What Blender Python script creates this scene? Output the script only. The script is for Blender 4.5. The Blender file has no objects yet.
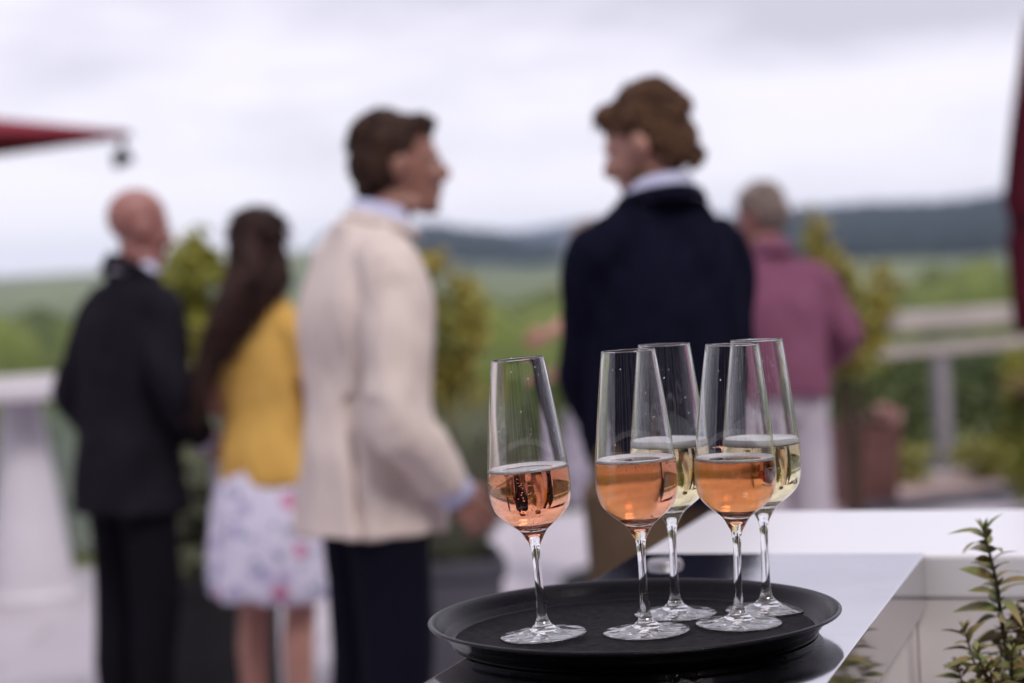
import bpy, bmesh, math, random
from mathutils import Vector, Matrix, noise, Quaternion
R = math.radians
random.seed(7)
scn = bpy.context.scene
COL = scn.collection

# ------------------------------------------------------------------ camera
CAM = Vector((0, 0, 1.43)); FPX = 2000.0
PITCH, ROLL = 2.19, -2.8
CR = Matrix.Rotation(R(90 - PITCH), 3, 'X') @ Matrix.Rotation(R(ROLL), 3, 'Z')
def at(px, py, d):
    return CAM + CR @ Vector(((px - 512) / FPX * d, -(py - 341.5) / FPX * d, -d))
def on(px, py, z):
    r = CR @ Vector(((px - 512) / FPX, -(py - 341.5) / FPX, -1))
    return CAM + r * ((z - CAM.z) / r.z)
cam = bpy.data.cameras.new('camera'); co = bpy.data.objects.new('camera', cam); COL.objects.link(co)
cam.sensor_width = 36; cam.lens = 36 * FPX / 1024
cam.clip_start = .05; cam.clip_end = 20000
co.matrix_world = Matrix.Translation(CAM) @ CR.to_4x4()
cam.dof.use_dof = True; cam.dof.focus_distance = 1.69; cam.dof.aperture_fstop = 3.3
cam.dof.aperture_blades = 9
scn.camera = co

# ------------------------------------------------------------------ materials
def mat(name, base=(.5, .5, .5), rough=.5, metal=0, noise_scale=None, base2=None, bump=0, bscale=None, spec=None, sheen=0, trans=0, sub=0):
    m = bpy.data.materials.new(name); m.use_nodes = True
    nt = m.node_tree; b = nt.nodes['Principled BSDF']
    b.inputs['Base Color'].default_value = (*base, 1)
    b.inputs['Roughness'].default_value = rough
    b.inputs['Metallic'].default_value = metal
    if spec is None and rough >= .75: spec = .05
    if spec is not None: b.inputs['Specular IOR Level'].default_value = spec
    if sheen: b.inputs['Sheen Weight'].default_value = sheen
    if sub:
        b.inputs['Subsurface Weight'].default_value = sub
        b.inputs['Subsurface Radius'].default_value = (.01, .004, .002)
    tc = nt.nodes.new('ShaderNodeTexCoord')
    if base2:
        n = nt.nodes.new('ShaderNodeTexNoise'); n.inputs['Scale'].default_value = noise_scale or 5
        n.inputs['Detail'].default_value = 5
        nt.links.new(tc.outputs['Object'], n.inputs['Vector'])
        r = nt.nodes.new('ShaderNodeValToRGB')
        r.color_ramp.elements[0].position = .35; r.color_ramp.elements[1].position = .65
        r.color_ramp.elements[0].color = (*base, 1); r.color_ramp.elements[1].color = (*base2, 1)
        nt.links.new(n.outputs['Fac'], r.inputs[0]); nt.links.new(r.outputs[0], b.inputs['Base Color'])
    if bump:
        n = nt.nodes.new('ShaderNodeTexNoise'); n.inputs['Scale'].default_value = bscale or 40
        n.inputs['Detail'].default_value = 4
        nt.links.new(tc.outputs['Object'], n.inputs['Vector'])
        bp = nt.nodes.new('ShaderNodeBump'); bp.inputs['Strength'].default_value = bump; bp.inputs['Distance'].default_value = .01
        nt.links.new(n.outputs['Fac'], bp.inputs['Height']); nt.links.new(bp.outputs[0], b.inputs['Normal'])
    return m

def glass_mat(name, ior, mist=False, tint=(1, 1, 1)):
    m = bpy.data.materials.new(name); m.use_nodes = True; nt = m.node_tree
    b = nt.nodes['Principled BSDF']
    b.inputs['Base Color'].default_value = (*tint, 1)
    b.inputs['Transmission Weight'].default_value = 1; b.inputs['IOR'].default_value = ior; b.inputs['Roughness'].default_value = 0
    if mist:                                   # cold condensation on the outside of the wine-filled part
        tc = nt.nodes.new('ShaderNodeTexCoord'); sx = nt.nodes.new('ShaderNodeSeparateXYZ')
        nt.links.new(tc.outputs['Object'], sx.inputs[0])
        up = nt.nodes.new('ShaderNodeMapRange'); up.interpolation_type = 'SMOOTHSTEP'
        up.inputs['From Min'].default_value = .100; up.inputs['From Max'].default_value = .120
        nt.links.new(sx.outputs['Z'], up.inputs['Value'])
        dn = nt.nodes.new('ShaderNodeMapRange'); dn.interpolation_type = 'SMOOTHSTEP'
        dn.inputs['From Min'].default_value = .150; dn.inputs['From Max'].default_value = .142
        nt.links.new(sx.outputs['Z'], dn.inputs['Value'])
        sd = nt.nodes.new('ShaderNodeMapRange'); sd.interpolation_type = 'SMOOTHSTEP'
        sd.inputs['From Min'].default_value = .018; sd.inputs['From Max'].default_value = .006
        nt.links.new(sx.outputs['X'], sd.inputs['Value'])
        n = nt.nodes.new('ShaderNodeTexNoise'); n.inputs['Scale'].default_value = 260; n.inputs['Detail'].default_value = 3
        nt.links.new(tc.outputs['Object'], n.inputs['Vector'])
        nr = nt.nodes.new('ShaderNodeMapRange'); nr.inputs['To Min'].default_value = .06; nr.inputs['To Max'].default_value = .26
        nt.links.new(n.outputs['Fac'], nr.inputs['Value'])
        def mul(a, c):
            q = nt.nodes.new('ShaderNodeMath'); q.operation = 'MULTIPLY'
            nt.links.new(a, q.inputs[0]); nt.links.new(c, q.inputs[1]); return q.outputs[0]
        o = mul(mul(up.outputs[0], dn.outputs[0]), mul(sd.outputs[0], nr.outputs[0]))
        nt.links.new(o, b.inputs['Roughness'])
    return m
def liquid_mat(name, color, dens):
    m = glass_mat(name, 1.34); nt = m.node_tree
    ab = nt.nodes.new('ShaderNodeVolumeAbsorption'); ab.inputs['Color'].default_value = (*color, 1); ab.inputs['Density'].default_value = dens
    nt.links.new(ab.outputs[0], nt.nodes['Material Output'].inputs['Volume'])
    return m

M = {
 'glass': glass_mat('clear_glass', 1.5), 'glass_mist': glass_mat('misted_glass', 1.5, True),
 'foot': glass_mat('foot_glass', 1.6),
 'rose': liquid_mat('rose_wine', (.99, .52, .19), 31), 'white': liquid_mat('white_wine', (.98, .87, .42), 20),
 'bubble': glass_mat('bubble', .75), 'drop': glass_mat('water_drop', 1.33),
 'foam': mat('foam', (.93, .91, .91), .3),
 'foam_pink': mat('foam_pink', (.93, .86, .85), .3),
 'tray': mat('black_tray', (.004, .003, .005), .26, base2=(.007, .0055, .009), noise_scale=40, bump=.10, bscale=500, spec=.15),
 'tray_floor': mat('black_tray_floor', (.006, .005, .007), .7, base2=(.026, .022, .029), noise_scale=150, bump=.8, bscale=700, spec=.12),
 'steel': mat('polished_steel', (.73, .715, .75), .075, 1, base2=(.67, .655, .69), noise_scale=9, bump=.02, bscale=6),
 'white_lacquer': mat('white_lacquer', (.80, .78, .82), .22, base2=(.77, .75, .79), noise_scale=3),
 'white_panel': mat('white_panel', (.82, .77, .79), .35, base2=(.69, .635, .64), noise_scale=4),
 'paving': None,
 'bark': mat('bark', (.09, .06, .045), .8, base2=(.05, .035, .03), noise_scale=30, bump=.5),
 'stem': mat('plant_stem', (.07, .035, .03), .6, base2=(.05, .05, .02), noise_scale=60),
 'leaf_sprig': mat('sprig_leaf', (.14, .18, .04), .5, base2=(.26, .17, .07), noise_scale=35),
 'leaf_sprig2': mat('sprig_leaf_young', (.26, .31, .07), .5, base2=(.30, .22, .08), noise_scale=35),
 'leaf_olive': mat('leaf_olive', (.17, .19, .025), .6, base2=(.34, .32, .05), noise_scale=3),
 'leaf_gold': mat('leaf_gold', (.11, .15, .03), .6, base2=(.40, .31, .05), noise_scale=2.4),
 'leaf_dark': mat('leaf_dark', (.03, .05, .012), .6, base2=(.09, .12, .02), noise_scale=3),
 'leaf_grey': mat('leaf_grey', (.13, .15, .09), .6, base2=(.22, .23, .15), noise_scale=4),
 'vine': mat('vine_leaves', (.030, .050, .012), .7, base2=(.13, .165, .03), noise_scale=1.1),
 'forest': mat('forest_leaves', (.010, .015, .018), .8, base2=(.018, .026, .024), noise_scale=.02),
 'charcoal': mat('charcoal_wool', (.010, .0085, .013), .85, base2=(.016, .0135, .020), noise_scale=8, bump=.3, bscale=300),
 'black_wool': mat('black_wool', (.007, .006, .009), .9, bump=.3, bscale=300),
 'cream': mat('cream_linen', (.70, .60, .555), .85, base2=(.65, .55, .51), noise_scale=7, bump=.12, bscale=500),
 'navy_knit': mat('navy_knit', (.0065, .0065, .017), .95, base2=(.009, .009, .022), noise_scale=30, bump=.6, bscale=240, spec=.03),
 'navy_wool': mat('navy_trousers', (.006, .006, .013), .9, bump=.3, bscale=300),
 'shirt': mat('lavender_shirt', (.60, .58, .76), .8, bump=.2, bscale=200),
 'shirt_blue': mat('pale_blue_shirt', (.50, .51, .72), .8, base2=(.58, .58, .76), noise_scale=40, bump=.2, bscale=200),
 'plum': mat('plum_shirt', (.21, .080, .135), .85, base2=(.18, .065, .11), noise_scale=8, bump=.3, bscale=200),
 'yellow': mat('mustard_top', (.64, .395, .11), .8, base2=(.56, .32, .08), noise_scale=9, bump=.3, bscale=120),
 'khaki': mat('khaki_cotton', (.125, .085, .055), .85, base2=(.105, .07, .045), noise_scale=8, bump=.3),
 'pale_trousers': mat('pale_trousers', (.50, .45, .50), .85, base2=(.45, .40, .46), noise_scale=8, bump=.3),
 'grey_shirt': mat('grey_shirt', (.30, .28, .31), .85, bump=.3),
 'leather': mat('black_leather', (.012, .010, .010), .4, bump=.2),
 'skin': mat('skin', (.46, .24, .19), .5, base2=(.38, .18, .14), noise_scale=14, bump=.15, bscale=120, sub=.15),
 'skin_red': mat('ruddy_skin', (.35, .155, .135), .5, base2=(.28, .115, .10), noise_scale=14, bump=.15, bscale=120, sub=.15),
 'skin_tan': mat('tanned_skin', (.33, .16, .125), .5, base2=(.26, .115, .088), noise_scale=14, bump=.15, bscale=120, sub=.15),
 'hair_brown': mat('brown_hair', (.075, .038, .024), .5, base2=(.16, .085, .048), noise_scale=28, bump=.9, bscale=60, spec=.12),
 'hair_dark': mat('dark_hair', (.035, .018, .014), .45, base2=(.065, .034, .024), noise_scale=28, bump=.9, bscale=60, spec=.12),
 'hair_black': mat('black_brown_hair', (.022, .011, .010), .4, base2=(.05, .024, .02), noise_scale=18, bump=.9, bscale=60, spec=.12),
 'hair_grey': mat('grey_hair', (.20, .15, .13), .6, base2=(.30, .24, .22), noise_scale=28, bump=.9, bscale=60, spec=.12),
 'eye': mat('eye_white', (.55, .48, .45), .4), 'iris': mat('iris', (.05, .035, .02), .2),
 'lip': mat('lips', (.42, .15, .13), .5),
 'red_cloth': mat('red_canvas', (.23, .032, .05), .8, base2=(.19, .026, .04), noise_scale=3, bump=.3),
 'maroon': mat('maroon_canvas', (.060, .008, .016), .85, base2=(.085, .012, .022), noise_scale=5, bump=.3),
 'grey_metal': mat('grey_metal', (.33, .31, .33), .4, .6, base2=(.28, .265, .285), noise_scale=12),
 'rail_white': mat('white_painted_rail', (.68, .64, .66), .45, base2=(.62, .58, .60), noise_scale=5),
 'rail_wood': mat('weathered_rail', (.44, .39, .37), .6, base2=(.36, .32, .30), noise_scale=7),
 'black_metal': mat('black_metal', (.015, .014, .018), .4, .3),
 'dark_planter': mat('dark_planter', (.016, .014, .018), .6, base2=(.024, .021, .026), noise_scale=9, bump=.3),
 'slate_planter': mat('slate_planter', (.075, .07, .09), .6, base2=(.055, .052, .07), noise_scale=9, bump=.3),
 'brown_pot': mat('brown_pot', (.20, .085, .075), .7, base2=(.16, .066, .058), noise_scale=9, bump=.3),
 'soil': mat('soil', (.05, .035, .025), .9, bump=.6),
 'white_plastic': mat('white_plastic', (.60, .565, .62), .5, base2=(.55, .52, .57), noise_scale=4),
 'paper': mat('white_paper', (.80, .78, .88), .8),
 'petal': mat('pink_petals', (.62, .33, .32), .6, base2=(.70, .45, .40), noise_scale=9),
 'gravel': mat('pink_gravel', (.42, .31, .29), .9, base2=(.30, .23, .22), noise_scale=6, bump=.8, bscale=50),
}
M['foot'].node_tree.nodes['Principled BSDF'].inputs['Transmission Weight'].default_value = .95
nt_ = M['foot'].node_tree; n_ = nt_.nodes.new('ShaderNodeTexNoise'); n_.inputs['Scale'].default_value = 75; n_.inputs['Detail'].default_value = 1
tc_ = nt_.nodes.new('ShaderNodeTexCoord'); b_ = nt_.nodes.new('ShaderNodeBump'); b_.inputs['Strength'].default_value = .5; b_.inputs['Distance'].default_value = .004
nt_.links.new(tc_.outputs['Object'], n_.inputs['Vector']); nt_.links.new(n_.outputs['Fac'], b_.inputs['Height']); nt_.links.new(b_.outputs[0], nt_.nodes['Principled BSDF'].inputs['Normal'])
for q_ in ('foam', 'foam_pink'): M[q_].node_tree.nodes['Principled BSDF'].inputs['Transmission Weight'].default_value = .08
# floral skirt
def floral(name, ground, cols):
    m = bpy.data.materials.new(name); m.use_nodes = True; nt = m.node_tree; b = nt.nodes['Principled BSDF']
    b.inputs['Roughness'].default_value = .8
    tc = nt.nodes.new('ShaderNodeTexCoord'); prev = None
    for i, (c, s, th) in enumerate(cols):
        v = nt.nodes.new('ShaderNodeTexVoronoi'); v.inputs['Scale'].default_value = s
        mp = nt.nodes.new('ShaderNodeMapping'); mp.inputs['Location'].default_value = (i * 3.1, i * 1.7, i)
        nt.links.new(tc.outputs['Object'], mp.inputs[0]); nt.links.new(mp.outputs[0], v.inputs['Vector'])
        r = nt.nodes.new('ShaderNodeValToRGB'); r.color_ramp.interpolation = 'EASE'
        r.color_ramp.elements[0].position = th; r.color_ramp.elements[1].position = th + .06
        r.color_ramp.elements[0].color = (1, 1, 1, 1); r.color_ramp.elements[1].color = (0, 0, 0, 1)
        nt.links.new(v.outputs['Distance'], r.inputs[0])
        mx = nt.nodes.new('ShaderNodeMix'); mx.data_type = 'RGBA'
        nt.links.new(r.outputs[0], mx.inputs['Factor'])
        if prev: nt.links.new(prev, mx.inputs['A'])
        else: mx.inputs['A'].default_value = (*ground, 1)
        mx.inputs['B'].default_value = (*c, 1); prev = mx.outputs['Result']
    nt.links.new(prev, b.inputs['Base Color'])
    return m
M['floral'] = floral('floral_cotton', (.66, .62, .76), [((.42, .36, .58), 13, .26), ((.56, .22, .36), 9, .22), ((.25, .30, .42), 17, .2)])
M['check'] = floral('spotted_grey_cotton', (.42, .38, .46), [((.18, .16, .22), 22, .3)])
# paving
def paving():
    m = bpy.data.materials.new('paving_stone'); m.use_nodes = True; nt = m.node_tree; b = nt.nodes['Principled BSDF']
    b.inputs['Roughness'].default_value = .6
    tc = nt.nodes.new('ShaderNodeTexCoord')
    br = nt.nodes.new('ShaderNodeTexBrick'); br.inputs['Scale'].default_value = 1; br.inputs['Brick Width'].default_value = .8
    br.inputs['Row Height'].default_value = .4; br.inputs['Mortar Size'].default_value = .006
    br.inputs['Color1'].default_value = (.50, .455, .50, 1); br.inputs['Color2'].default_value = (.45, .41, .46, 1)
    br.inputs['Mortar'].default_value = (.16, .15, .16, 1)
    nt.links.new(tc.outputs['Object'], br.inputs['Vector'])
    n = nt.nodes.new('ShaderNodeTexNoise'); n.inputs['Scale'].default_value = 3; n.inputs['Detail'].default_value = 8
    nt.links.new(tc.outputs['Object'], n.inputs['Vector'])
    mr = nt.nodes.new('ShaderNodeMapRange'); mr.inputs['To Min'].default_value = .82; mr.inputs['To Max'].default_value = 1.12
    nt.links.new(n.outputs['Fac'], mr.inputs['Value'])
    mx = nt.nodes.new('ShaderNodeVectorMath'); mx.operation = 'SCALE'
    nt.links.new(br.outputs['Color'], mx.inputs[0]); nt.links.new(mr.outputs[0], mx.inputs['Scale'])
    nt.links.new(mx.outputs[0], b.inputs['Base Color'])
    return m
M['paving'] = paving()

# ------------------------------------------------------------------ object helpers
def tag(o, label=None, cat=None, group=None, kind=None):
    if label: o['label'] = label
    if cat: o['category'] = cat
    if group: o['group'] = group
    if kind: o['kind'] = kind
    return o
def thing(name, label, cat, loc=(0, 0, 0), rz=0, group=None):
    o = bpy.data.objects.new(name, None); COL.objects.link(o); o.empty_display_size = .1
    o.location = loc; o.rotation_euler = (0, 0, rz)
    return tag(o, label, cat, group)
def link(name, me, m, parent=None, smooth=True):
    o = bpy.data.objects.new(name, me); COL.objects.link(o)
    if m is not None:
        me.materials.clear()
        for x in (m if isinstance(m, (list, tuple)) else [m]): me.materials.append(x)
    if smooth: me.polygons.foreach_set('use_smooth', [True] * len(me.polygons))
    if parent: o.parent = parent
    return o
def obj(name, bm, m, parent=None, smooth=False):
    me = bpy.data.meshes.new(name); bm.to_mesh(me); bm.free()
    return link(name, me, m, parent, smooth)
def box(bm, c, s, rz=0, bev=0):
    t = bmesh.new(); bmesh.ops.create_cube(t, size=1)
    bmesh.ops.scale(t, vec=s, verts=t.verts)
    if bev: bmesh.ops.bevel(t, geom=t.edges[:], offset=bev, segments=3, affect='EDGES', profile=.5)
    bmesh.ops.rotate(t, verts=t.verts, cent=(0, 0, 0), matrix=Matrix.Rotation(rz, 3, 'Z'))
    bmesh.ops.translate(t, verts=t.verts, vec=c); merge(bm, t)
def merge(bm, t):
    me = bpy.data.meshes.new('tmp'); t.to_mesh(me); t.free(); bm.from_mesh(me); bpy.data.meshes.remove(me)
def ellipsoid(bm, c, r, rot=None, sub=3):
    t = bmesh.new(); bmesh.ops.create_icosphere(t, subdivisions=sub, radius=1)
    bmesh.ops.scale(t, vec=r, verts=t.verts)
    if rot is not None: bmesh.ops.rotate(t, verts=t.verts, cent=(0, 0, 0), matrix=rot)
    bmesh.ops.translate(t, verts=t.verts, vec=c); merge(bm, t)
def crom(p, t):
    n = len(p) - 1; i = min(int(t), n - 1); f = t - i
    a, b, c, d = p[max(i - 1, 0)], p[i], p[i + 1], p[min(i + 2, n)]
    return .5 * ((2 * b) + (c - a) * f + (2 * a - 5 * b + 4 * c - d) * f * f + (3 * b - a - 3 * c + d) * f ** 3)
def tube(bm, pts, rads, seg=14, per=4, flat=1.0, ref=None, bulge=True):
    """closed round tube; flat<1 squeezes it along `ref`"""
    pts = [Vector(p) for p in pts]; n = len(pts) - 1
    P, Q = [], []
    for k in range(n * per + 1):
        t = k / per; P.append(crom(pts, t)); i = min(int(t), n - 1); Q.append(rads[i] + (rads[i + 1] - rads[i]) * (t - i))
    if bulge:
        d0 = (P[0] - P[1]).normalized(); d1 = (P[-1] - P[-2]).normalized()
        P = [P[0] + d0 * Q[0] * .8, P[0] + d0 * Q[0] * .5] + P + [P[-1] + d1 * Q[-1] * .5, P[-1] + d1 * Q[-1] * .8]
        Q = [Q[0] * .45, Q[0] * .8] + Q + [Q[-1] * .8, Q[-1] * .45]
    rings = []; u = None
    for k, p in enumerate(P):
        d = (P[min(k + 1, len(P) - 1)] - P[max(k - 1, 0)]).normalized()
        if ref is not None: u = Vector(ref)
        elif u is None: u = Vector((1, 0, 0)) if abs(d.x) < .8 else Vector((0, 1, 0))
        u = (u - d * u.dot(d)).normalized(); v = d.cross(u)
        rings.append([bm.verts.new(p + u * math.cos(2 * math.pi * j / seg) * Q[k] * flat + v * math.sin(2 * math.pi * j / seg) * Q[k]) for j in range(seg)])
    for a, b in zip(rings, rings[1:]):
        for j in range(seg): bm.faces.new((a[j], a[(j + 1) % seg], b[(j + 1) % seg], b[j]))
    bm.faces.new(rings[0][::-1]); bm.faces.new(rings[-1])
def loft(bm, secs, seg=36, e=2.3, per=4):
    """horizontal super-ellipse sections (cx,cy,z,rx,ry)"""
    V = [Vector(s) if len(s) < 4 else s for s in secs]; n = len(secs) - 1; rings = []
    for k in range(n * per + 1):
        t = k / per
        c = [crom([s[i] for s in secs], t) for i in range(5)]
        ring = []
        for j in range(seg):
            a = 2 * math.pi * j / seg; ca, sa = math.cos(a), math.sin(a)
            ring.append(bm.verts.new((c[0] + c[3] * math.copysign(abs(ca) ** (2 / e), ca), c[1] + c[4] * math.copysign(abs(sa) ** (2 / e), sa), c[2])))
        rings.append(ring)
    for a, b in zip(rings, rings[1:]):
        for j in range(seg): bm.faces.new((a[j], a[(j + 1) % seg], b[(j + 1) % seg], b[j]))
    bm.faces.new(rings[0][::-1]); bm.faces.new(rings[-1])
def remesh(bm, voxel, smooth=3, name='m'):
    bmesh.ops.recalc_face_normals(bm, faces=bm.faces)
    me = bpy.data.meshes.new(name); bm.to_mesh(me); bm.free()
    o = bpy.data.objects.new('tmp', me); COL.objects.link(o)
    r = o.modifiers.new('r', 'REMESH'); r.mode = 'VOXEL'; r.voxel_size = voxel; r.use_smooth_shade = True
    s = o.modifiers.new('s', 'SMOOTH'); s.iterations = smooth; s.factor = .5
    dg = bpy.context.evaluated_depsgraph_get(); dg.update()
    m2 = bpy.data.meshes.new_from_object(o.evaluated_get(dg)); m2.name = name
    bpy.data.objects.remove(o); bpy.data.meshes.remove(me)
    return m2
def wrinkle(me, amp, fr, seed=0):
    N = [v.normal.copy() for v in me.vertices]
    for v, n in zip(me.vertices, N):
        p = Vector((v.co.x * fr[0] + seed, v.co.y * fr[1], v.co.z * fr[2]))
        v.co += n * (amp * (noise.noise(p) + .5 * noise.noise(p * 2.3)))

# ------------------------------------------------------------------ lathe with analytic normals, cut in parts
def lathe_parts(prof, cuts, seg=96, per=6):
    pts = [Vector((r, z)) for r, z in prof]
    n = len(pts) - 1
    S = [(crom(pts, k / per)) for k in range(n * per + 1)]
    for s in S: s.x = max(s.x, 0)
    out = []
    bounds = [0] + [c * per for c in cuts] + [n * per]
    for a, b in zip(bounds, bounds[1:]):
        verts, norms, faces = [], [], []
        rows = []
        for k in range(a, b + 1):
            t = (S[min(k + 1, len(S) - 1)] - S[max(k - 1, 0)])
            if k == 0 or k == len(S) - 1: t = Vector((t.x, 0)) if t.x else t
            t.normalize(); nr = Vector((t.y, -t.x))
            if S[k].x < 1e-6:
                rows.append([len(verts)]); verts.append((0, 0, S[k].y)); norms.append((0, 0, 1 if nr.y > 0 else -1)); continue
            row = []
            for j in range(seg):
                c, s = math.cos(2 * math.pi * j / seg), math.sin(2 * math.pi * j / seg)
                row.append(len(verts)); verts.append((S[k].x * c, S[k].x * s, S[k].y)); norms.append((nr.x * c, nr.x * s, nr.y))
            rows.append(row)
        for p, q in zip(rows, rows[1:]):
            for j in range(seg):
                j2 = (j + 1) % seg
                if len(p) == 1 and len(q) == 1: break
                if len(p) == 1: faces.append((p[0], q[j2], q[j]))
                elif len(q) == 1: faces.append((p[j], p[j2], q[0]))
                else: faces.append((p[j], p[j2], q[j2], q[j]))
        me = bpy.data.meshes.new('lathe'); me.from_pydata(verts, [], faces)
        me.polygons.foreach_set('use_smooth', [True] * len(faces)); me.update()
        me.normals_split_custom_set_from_vertices(norms)
        out.append(me)
    return out

# ================================================================== FOREGROUND
Z_TOP = 1.43 - .325
# --- steel bar slab and white counter
d18 = None
pA = on(925, 553, Z_TOP); pL = on(423, 683, Z_TOP); pL2 = on(690, 519, Z_TOP); pR = on(821, 683, Z_TOP)
dirv = ((pL2 - pL).normalized() + (pA - pR).normalized()).normalized(); ang = math.atan2(dirv.x, dirv.y)
side = Vector((dirv.y, -dirv.x, 0))
wid = (pA - pL).dot(side)
LEN = 1.55
def slab_frame(c_right_back): return Matrix.Translation(c_right_back) @ Matrix.Rotation(-ang, 4, 'Z')
bar = thing('steel_bar', 'narrow bar with a mirror-polished steel top that carries the black tray', 'bar counter', (pA.x, pA.y, 0), -ang)
bm = bmesh.new(); box(bm, (-wid / 2, -LEN / 2, Z_TOP - .029), (wid, LEN, .058), bev=.0012); obj('countertop', bm, M['steel'], bar)
bm = bmesh.new(); box(bm, (-wid / 2 - .002, -LEN / 2 + .0015, .5 * (Z_TOP - .056)), (wid - .020, LEN + .003, Z_TOP - .056)); obj('base_cabinet', bm, M['white_panel'], bar)
wc = thing('white_bar', 'long white lacquered bar running off to the right behind the steel bar', 'bar counter', (pA.x, pA.y, 0), -ang)
WD = .36; WX = 2.2
bm = bmesh.new(); box(bm, (-wid + (wid + WX) / 2, .002 + WD / 2, Z_TOP - .026), (wid + WX, WD, .050), bev=.006); obj('countertop', bm, M['white_lacquer'], wc)
bm = bmesh.new()
box(bm, (-wid + (wid + WX) / 2 + .004, .010 + (WD - .02) / 2, (Z_TOP - .050) / 2), (wid + WX - .02, WD - .02, Z_TOP - .050)); obj('base_cabinet', bm, M['white_panel'], wc)
bm = bmesh.new(); box(bm, (-.0115 + 1.09, .0072, (Z_TOP - .0495 + .06) / 2), (2.18, .006, Z_TOP - .0495 - .06), bev=.001); obj('front_panel', bm, M['white_panel'], wc)
# disc added for a pale reflected spot on the bar top
c = on(665, 565, Z_TOP)
cap = lathe_parts([(0, 0), (.018, 0), (.019, .001), (.018, .0045), (.016, .006), (.008, .0065), (0, .0068)], [], 48, 3)[0]
o = link('disc', cap, M['grey_metal']); o.location = (c.x, c.y, Z_TOP); tag(o, 'small round grey coaster standing for a pale reflected spot on the steel bar top behind the tray', 'disc')

# --- tray
tc = on(633.5, 612.5, Z_TOP + .0205); tray_c = Vector((tc.x, tc.y, Z_TOP + .0005))
tray = thing('serving_tray', 'round black non-slip serving tray with a raised rim holding the five glasses', 'tray', tray_c)
prof = [(0, 0), (.10, 0), (.153, 0), (.1560, .0012), (.1585, .0045), (.1640, .0105), (.1695, .0155), (.1745, .0175), (.1772, .0185), (.1777, .0200), (.1760, .0211), (.1735, .0205), (.1695, .0180), (.1650, .0120), (.1612, .0068), (.1585, .0048), (.155, .0042), (.150, .0042), (.08, .0042), (0, .0042)]
a, b = lathe_parts(prof, [16], 160, 4)
link('rim', a, M['tray'], tray); link('tray_floor', b, M['tray_floor'], tray)
Z_FL = tray_c.z + .0042

# --- glasses
outer = [(0, .0002), (.018, .0002), (.031, .0), (.0358, .0002), (.0371, .0009), (.0367, .0016), (.0335, .0021), (.024, .0032), (.0145, .0055), (.0088, .0088), (.0058, .0130), (.0044, .0190), (.0038, .030), (.0035, .045), (.0034, .060), (.0037, .072), (.0047, .0795), (.0065, .0840), (.0115, .0925), (.0182, .0985), (.0255, .1045), (.0320, .1125), (.0347, .1225), (.0354, .133), (.0350, .143), (.0342, .152), (.0315, .176), (.0287, .200), (.0258, .223), (.0232, .2425)]
inner = [(.0230, .2431), (.0225, .2430), (.0222, .2424), (.0248, .223), (.0277, .200), (.0305, .176), (.0332, .152), (.0340, .143), (.0344, .133), (.0337, .1232), (.0309, .1140), (.0246, .1065), (.0168, .1010), (.0095, .0975), (.004, .0964), (0, .0962)]
F_END, S_END = 11, 16
def inner_r(z):
    q = sorted([p for p in inner if p[1] <= .2424], key=lambda p: p[1])
    for (r0, z0), (r1, z1) in zip(q, q[1:]):
        if z0 <= z <= z1: return r0 + (r1 - r0) * (z - z0) / max(z1 - z0, 1e-9)
    return .02
g_foot, g_stem, g_bowl = lathe_parts(outer + inner, [F_END, S_END], 112, 5)
g_bowl2 = g_bowl.copy()
for me_, m_ in ((g_foot, M['foot']), (g_stem, M['glass']), (g_bowl, M['glass']), (g_bowl2, M['glass_mist'])): me_.materials.append(m_)
def wine_mesh(level):
    ins = [p for p in inner[::-1] if p[1] < level - .004]
    prof = [(max(r + .00025, 0) if r > 0 else 0, z - .0002) for r, z in ins]
    prof += [(inner_r(level) + .00025, level - .0003), (inner_r(level) - .0009, level - .0009), (inner_r(level) - .003, level - .0012), (.012, level - .0012), (0, level - .0012)]
    return lathe_parts(prof, [], 112, 4)[0]
def foam_mesh(level, th, ring):
    r = inner_r(level) - .0002
    if ring: prof = [(r - .011, level - .0014), (r - .004, level - .0016), (r, level - .0019), (inner_r(level + .0008) - .0001, level + .0010), (r - .0016, level + .0002), (r - .004, level - .0004), (r - .011, level - .0008), (r - .011, level - .0014)]
    else: prof = [(0, level - .0014), (r * .6, level - .0014), (r, level - .0016), (inner_r(level + th) - .0002, level + th), (inner_r(level + th) - .002, level + th * .8), (r * .5, level + th * .72), (0, level + th * .7)]
    me = lathe_parts(prof, [], 96, 3)[0]
    return me
def bubbles(level, n, rng, cx=0):
    bm = bmesh.new()
    for i in range(n):
        k = rng.random()
        if k < .45:
            z = .104 + (level - .107) * rng.random() ** .7; a = rng.random() * 6.283; r = (inner_r(z) - .0006)
            r_ = .00025 + .00045 * rng.random() ** 2
        elif k < .75:
            z = .098 + (level - .101) * rng.random(); a = rng.random() * 6.283; r = .0055 * rng.random() * (1 + (z - .1) * 30)
            r_ = .00025 + .00045 * rng.random()
        else:
            z = level - .0022 - .0022 * rng.random() ** 2; a = rng.random() * 6.283; r = (inner_r(z) - .0007) * math.sqrt(rng.random())
            r_ = .0003 + .0005 * rng.random()
        ellipsoid(bm, (r * math.cos(a), r * math.sin(a), z), (r_,) * 3, sub=1)
    return bm
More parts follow.
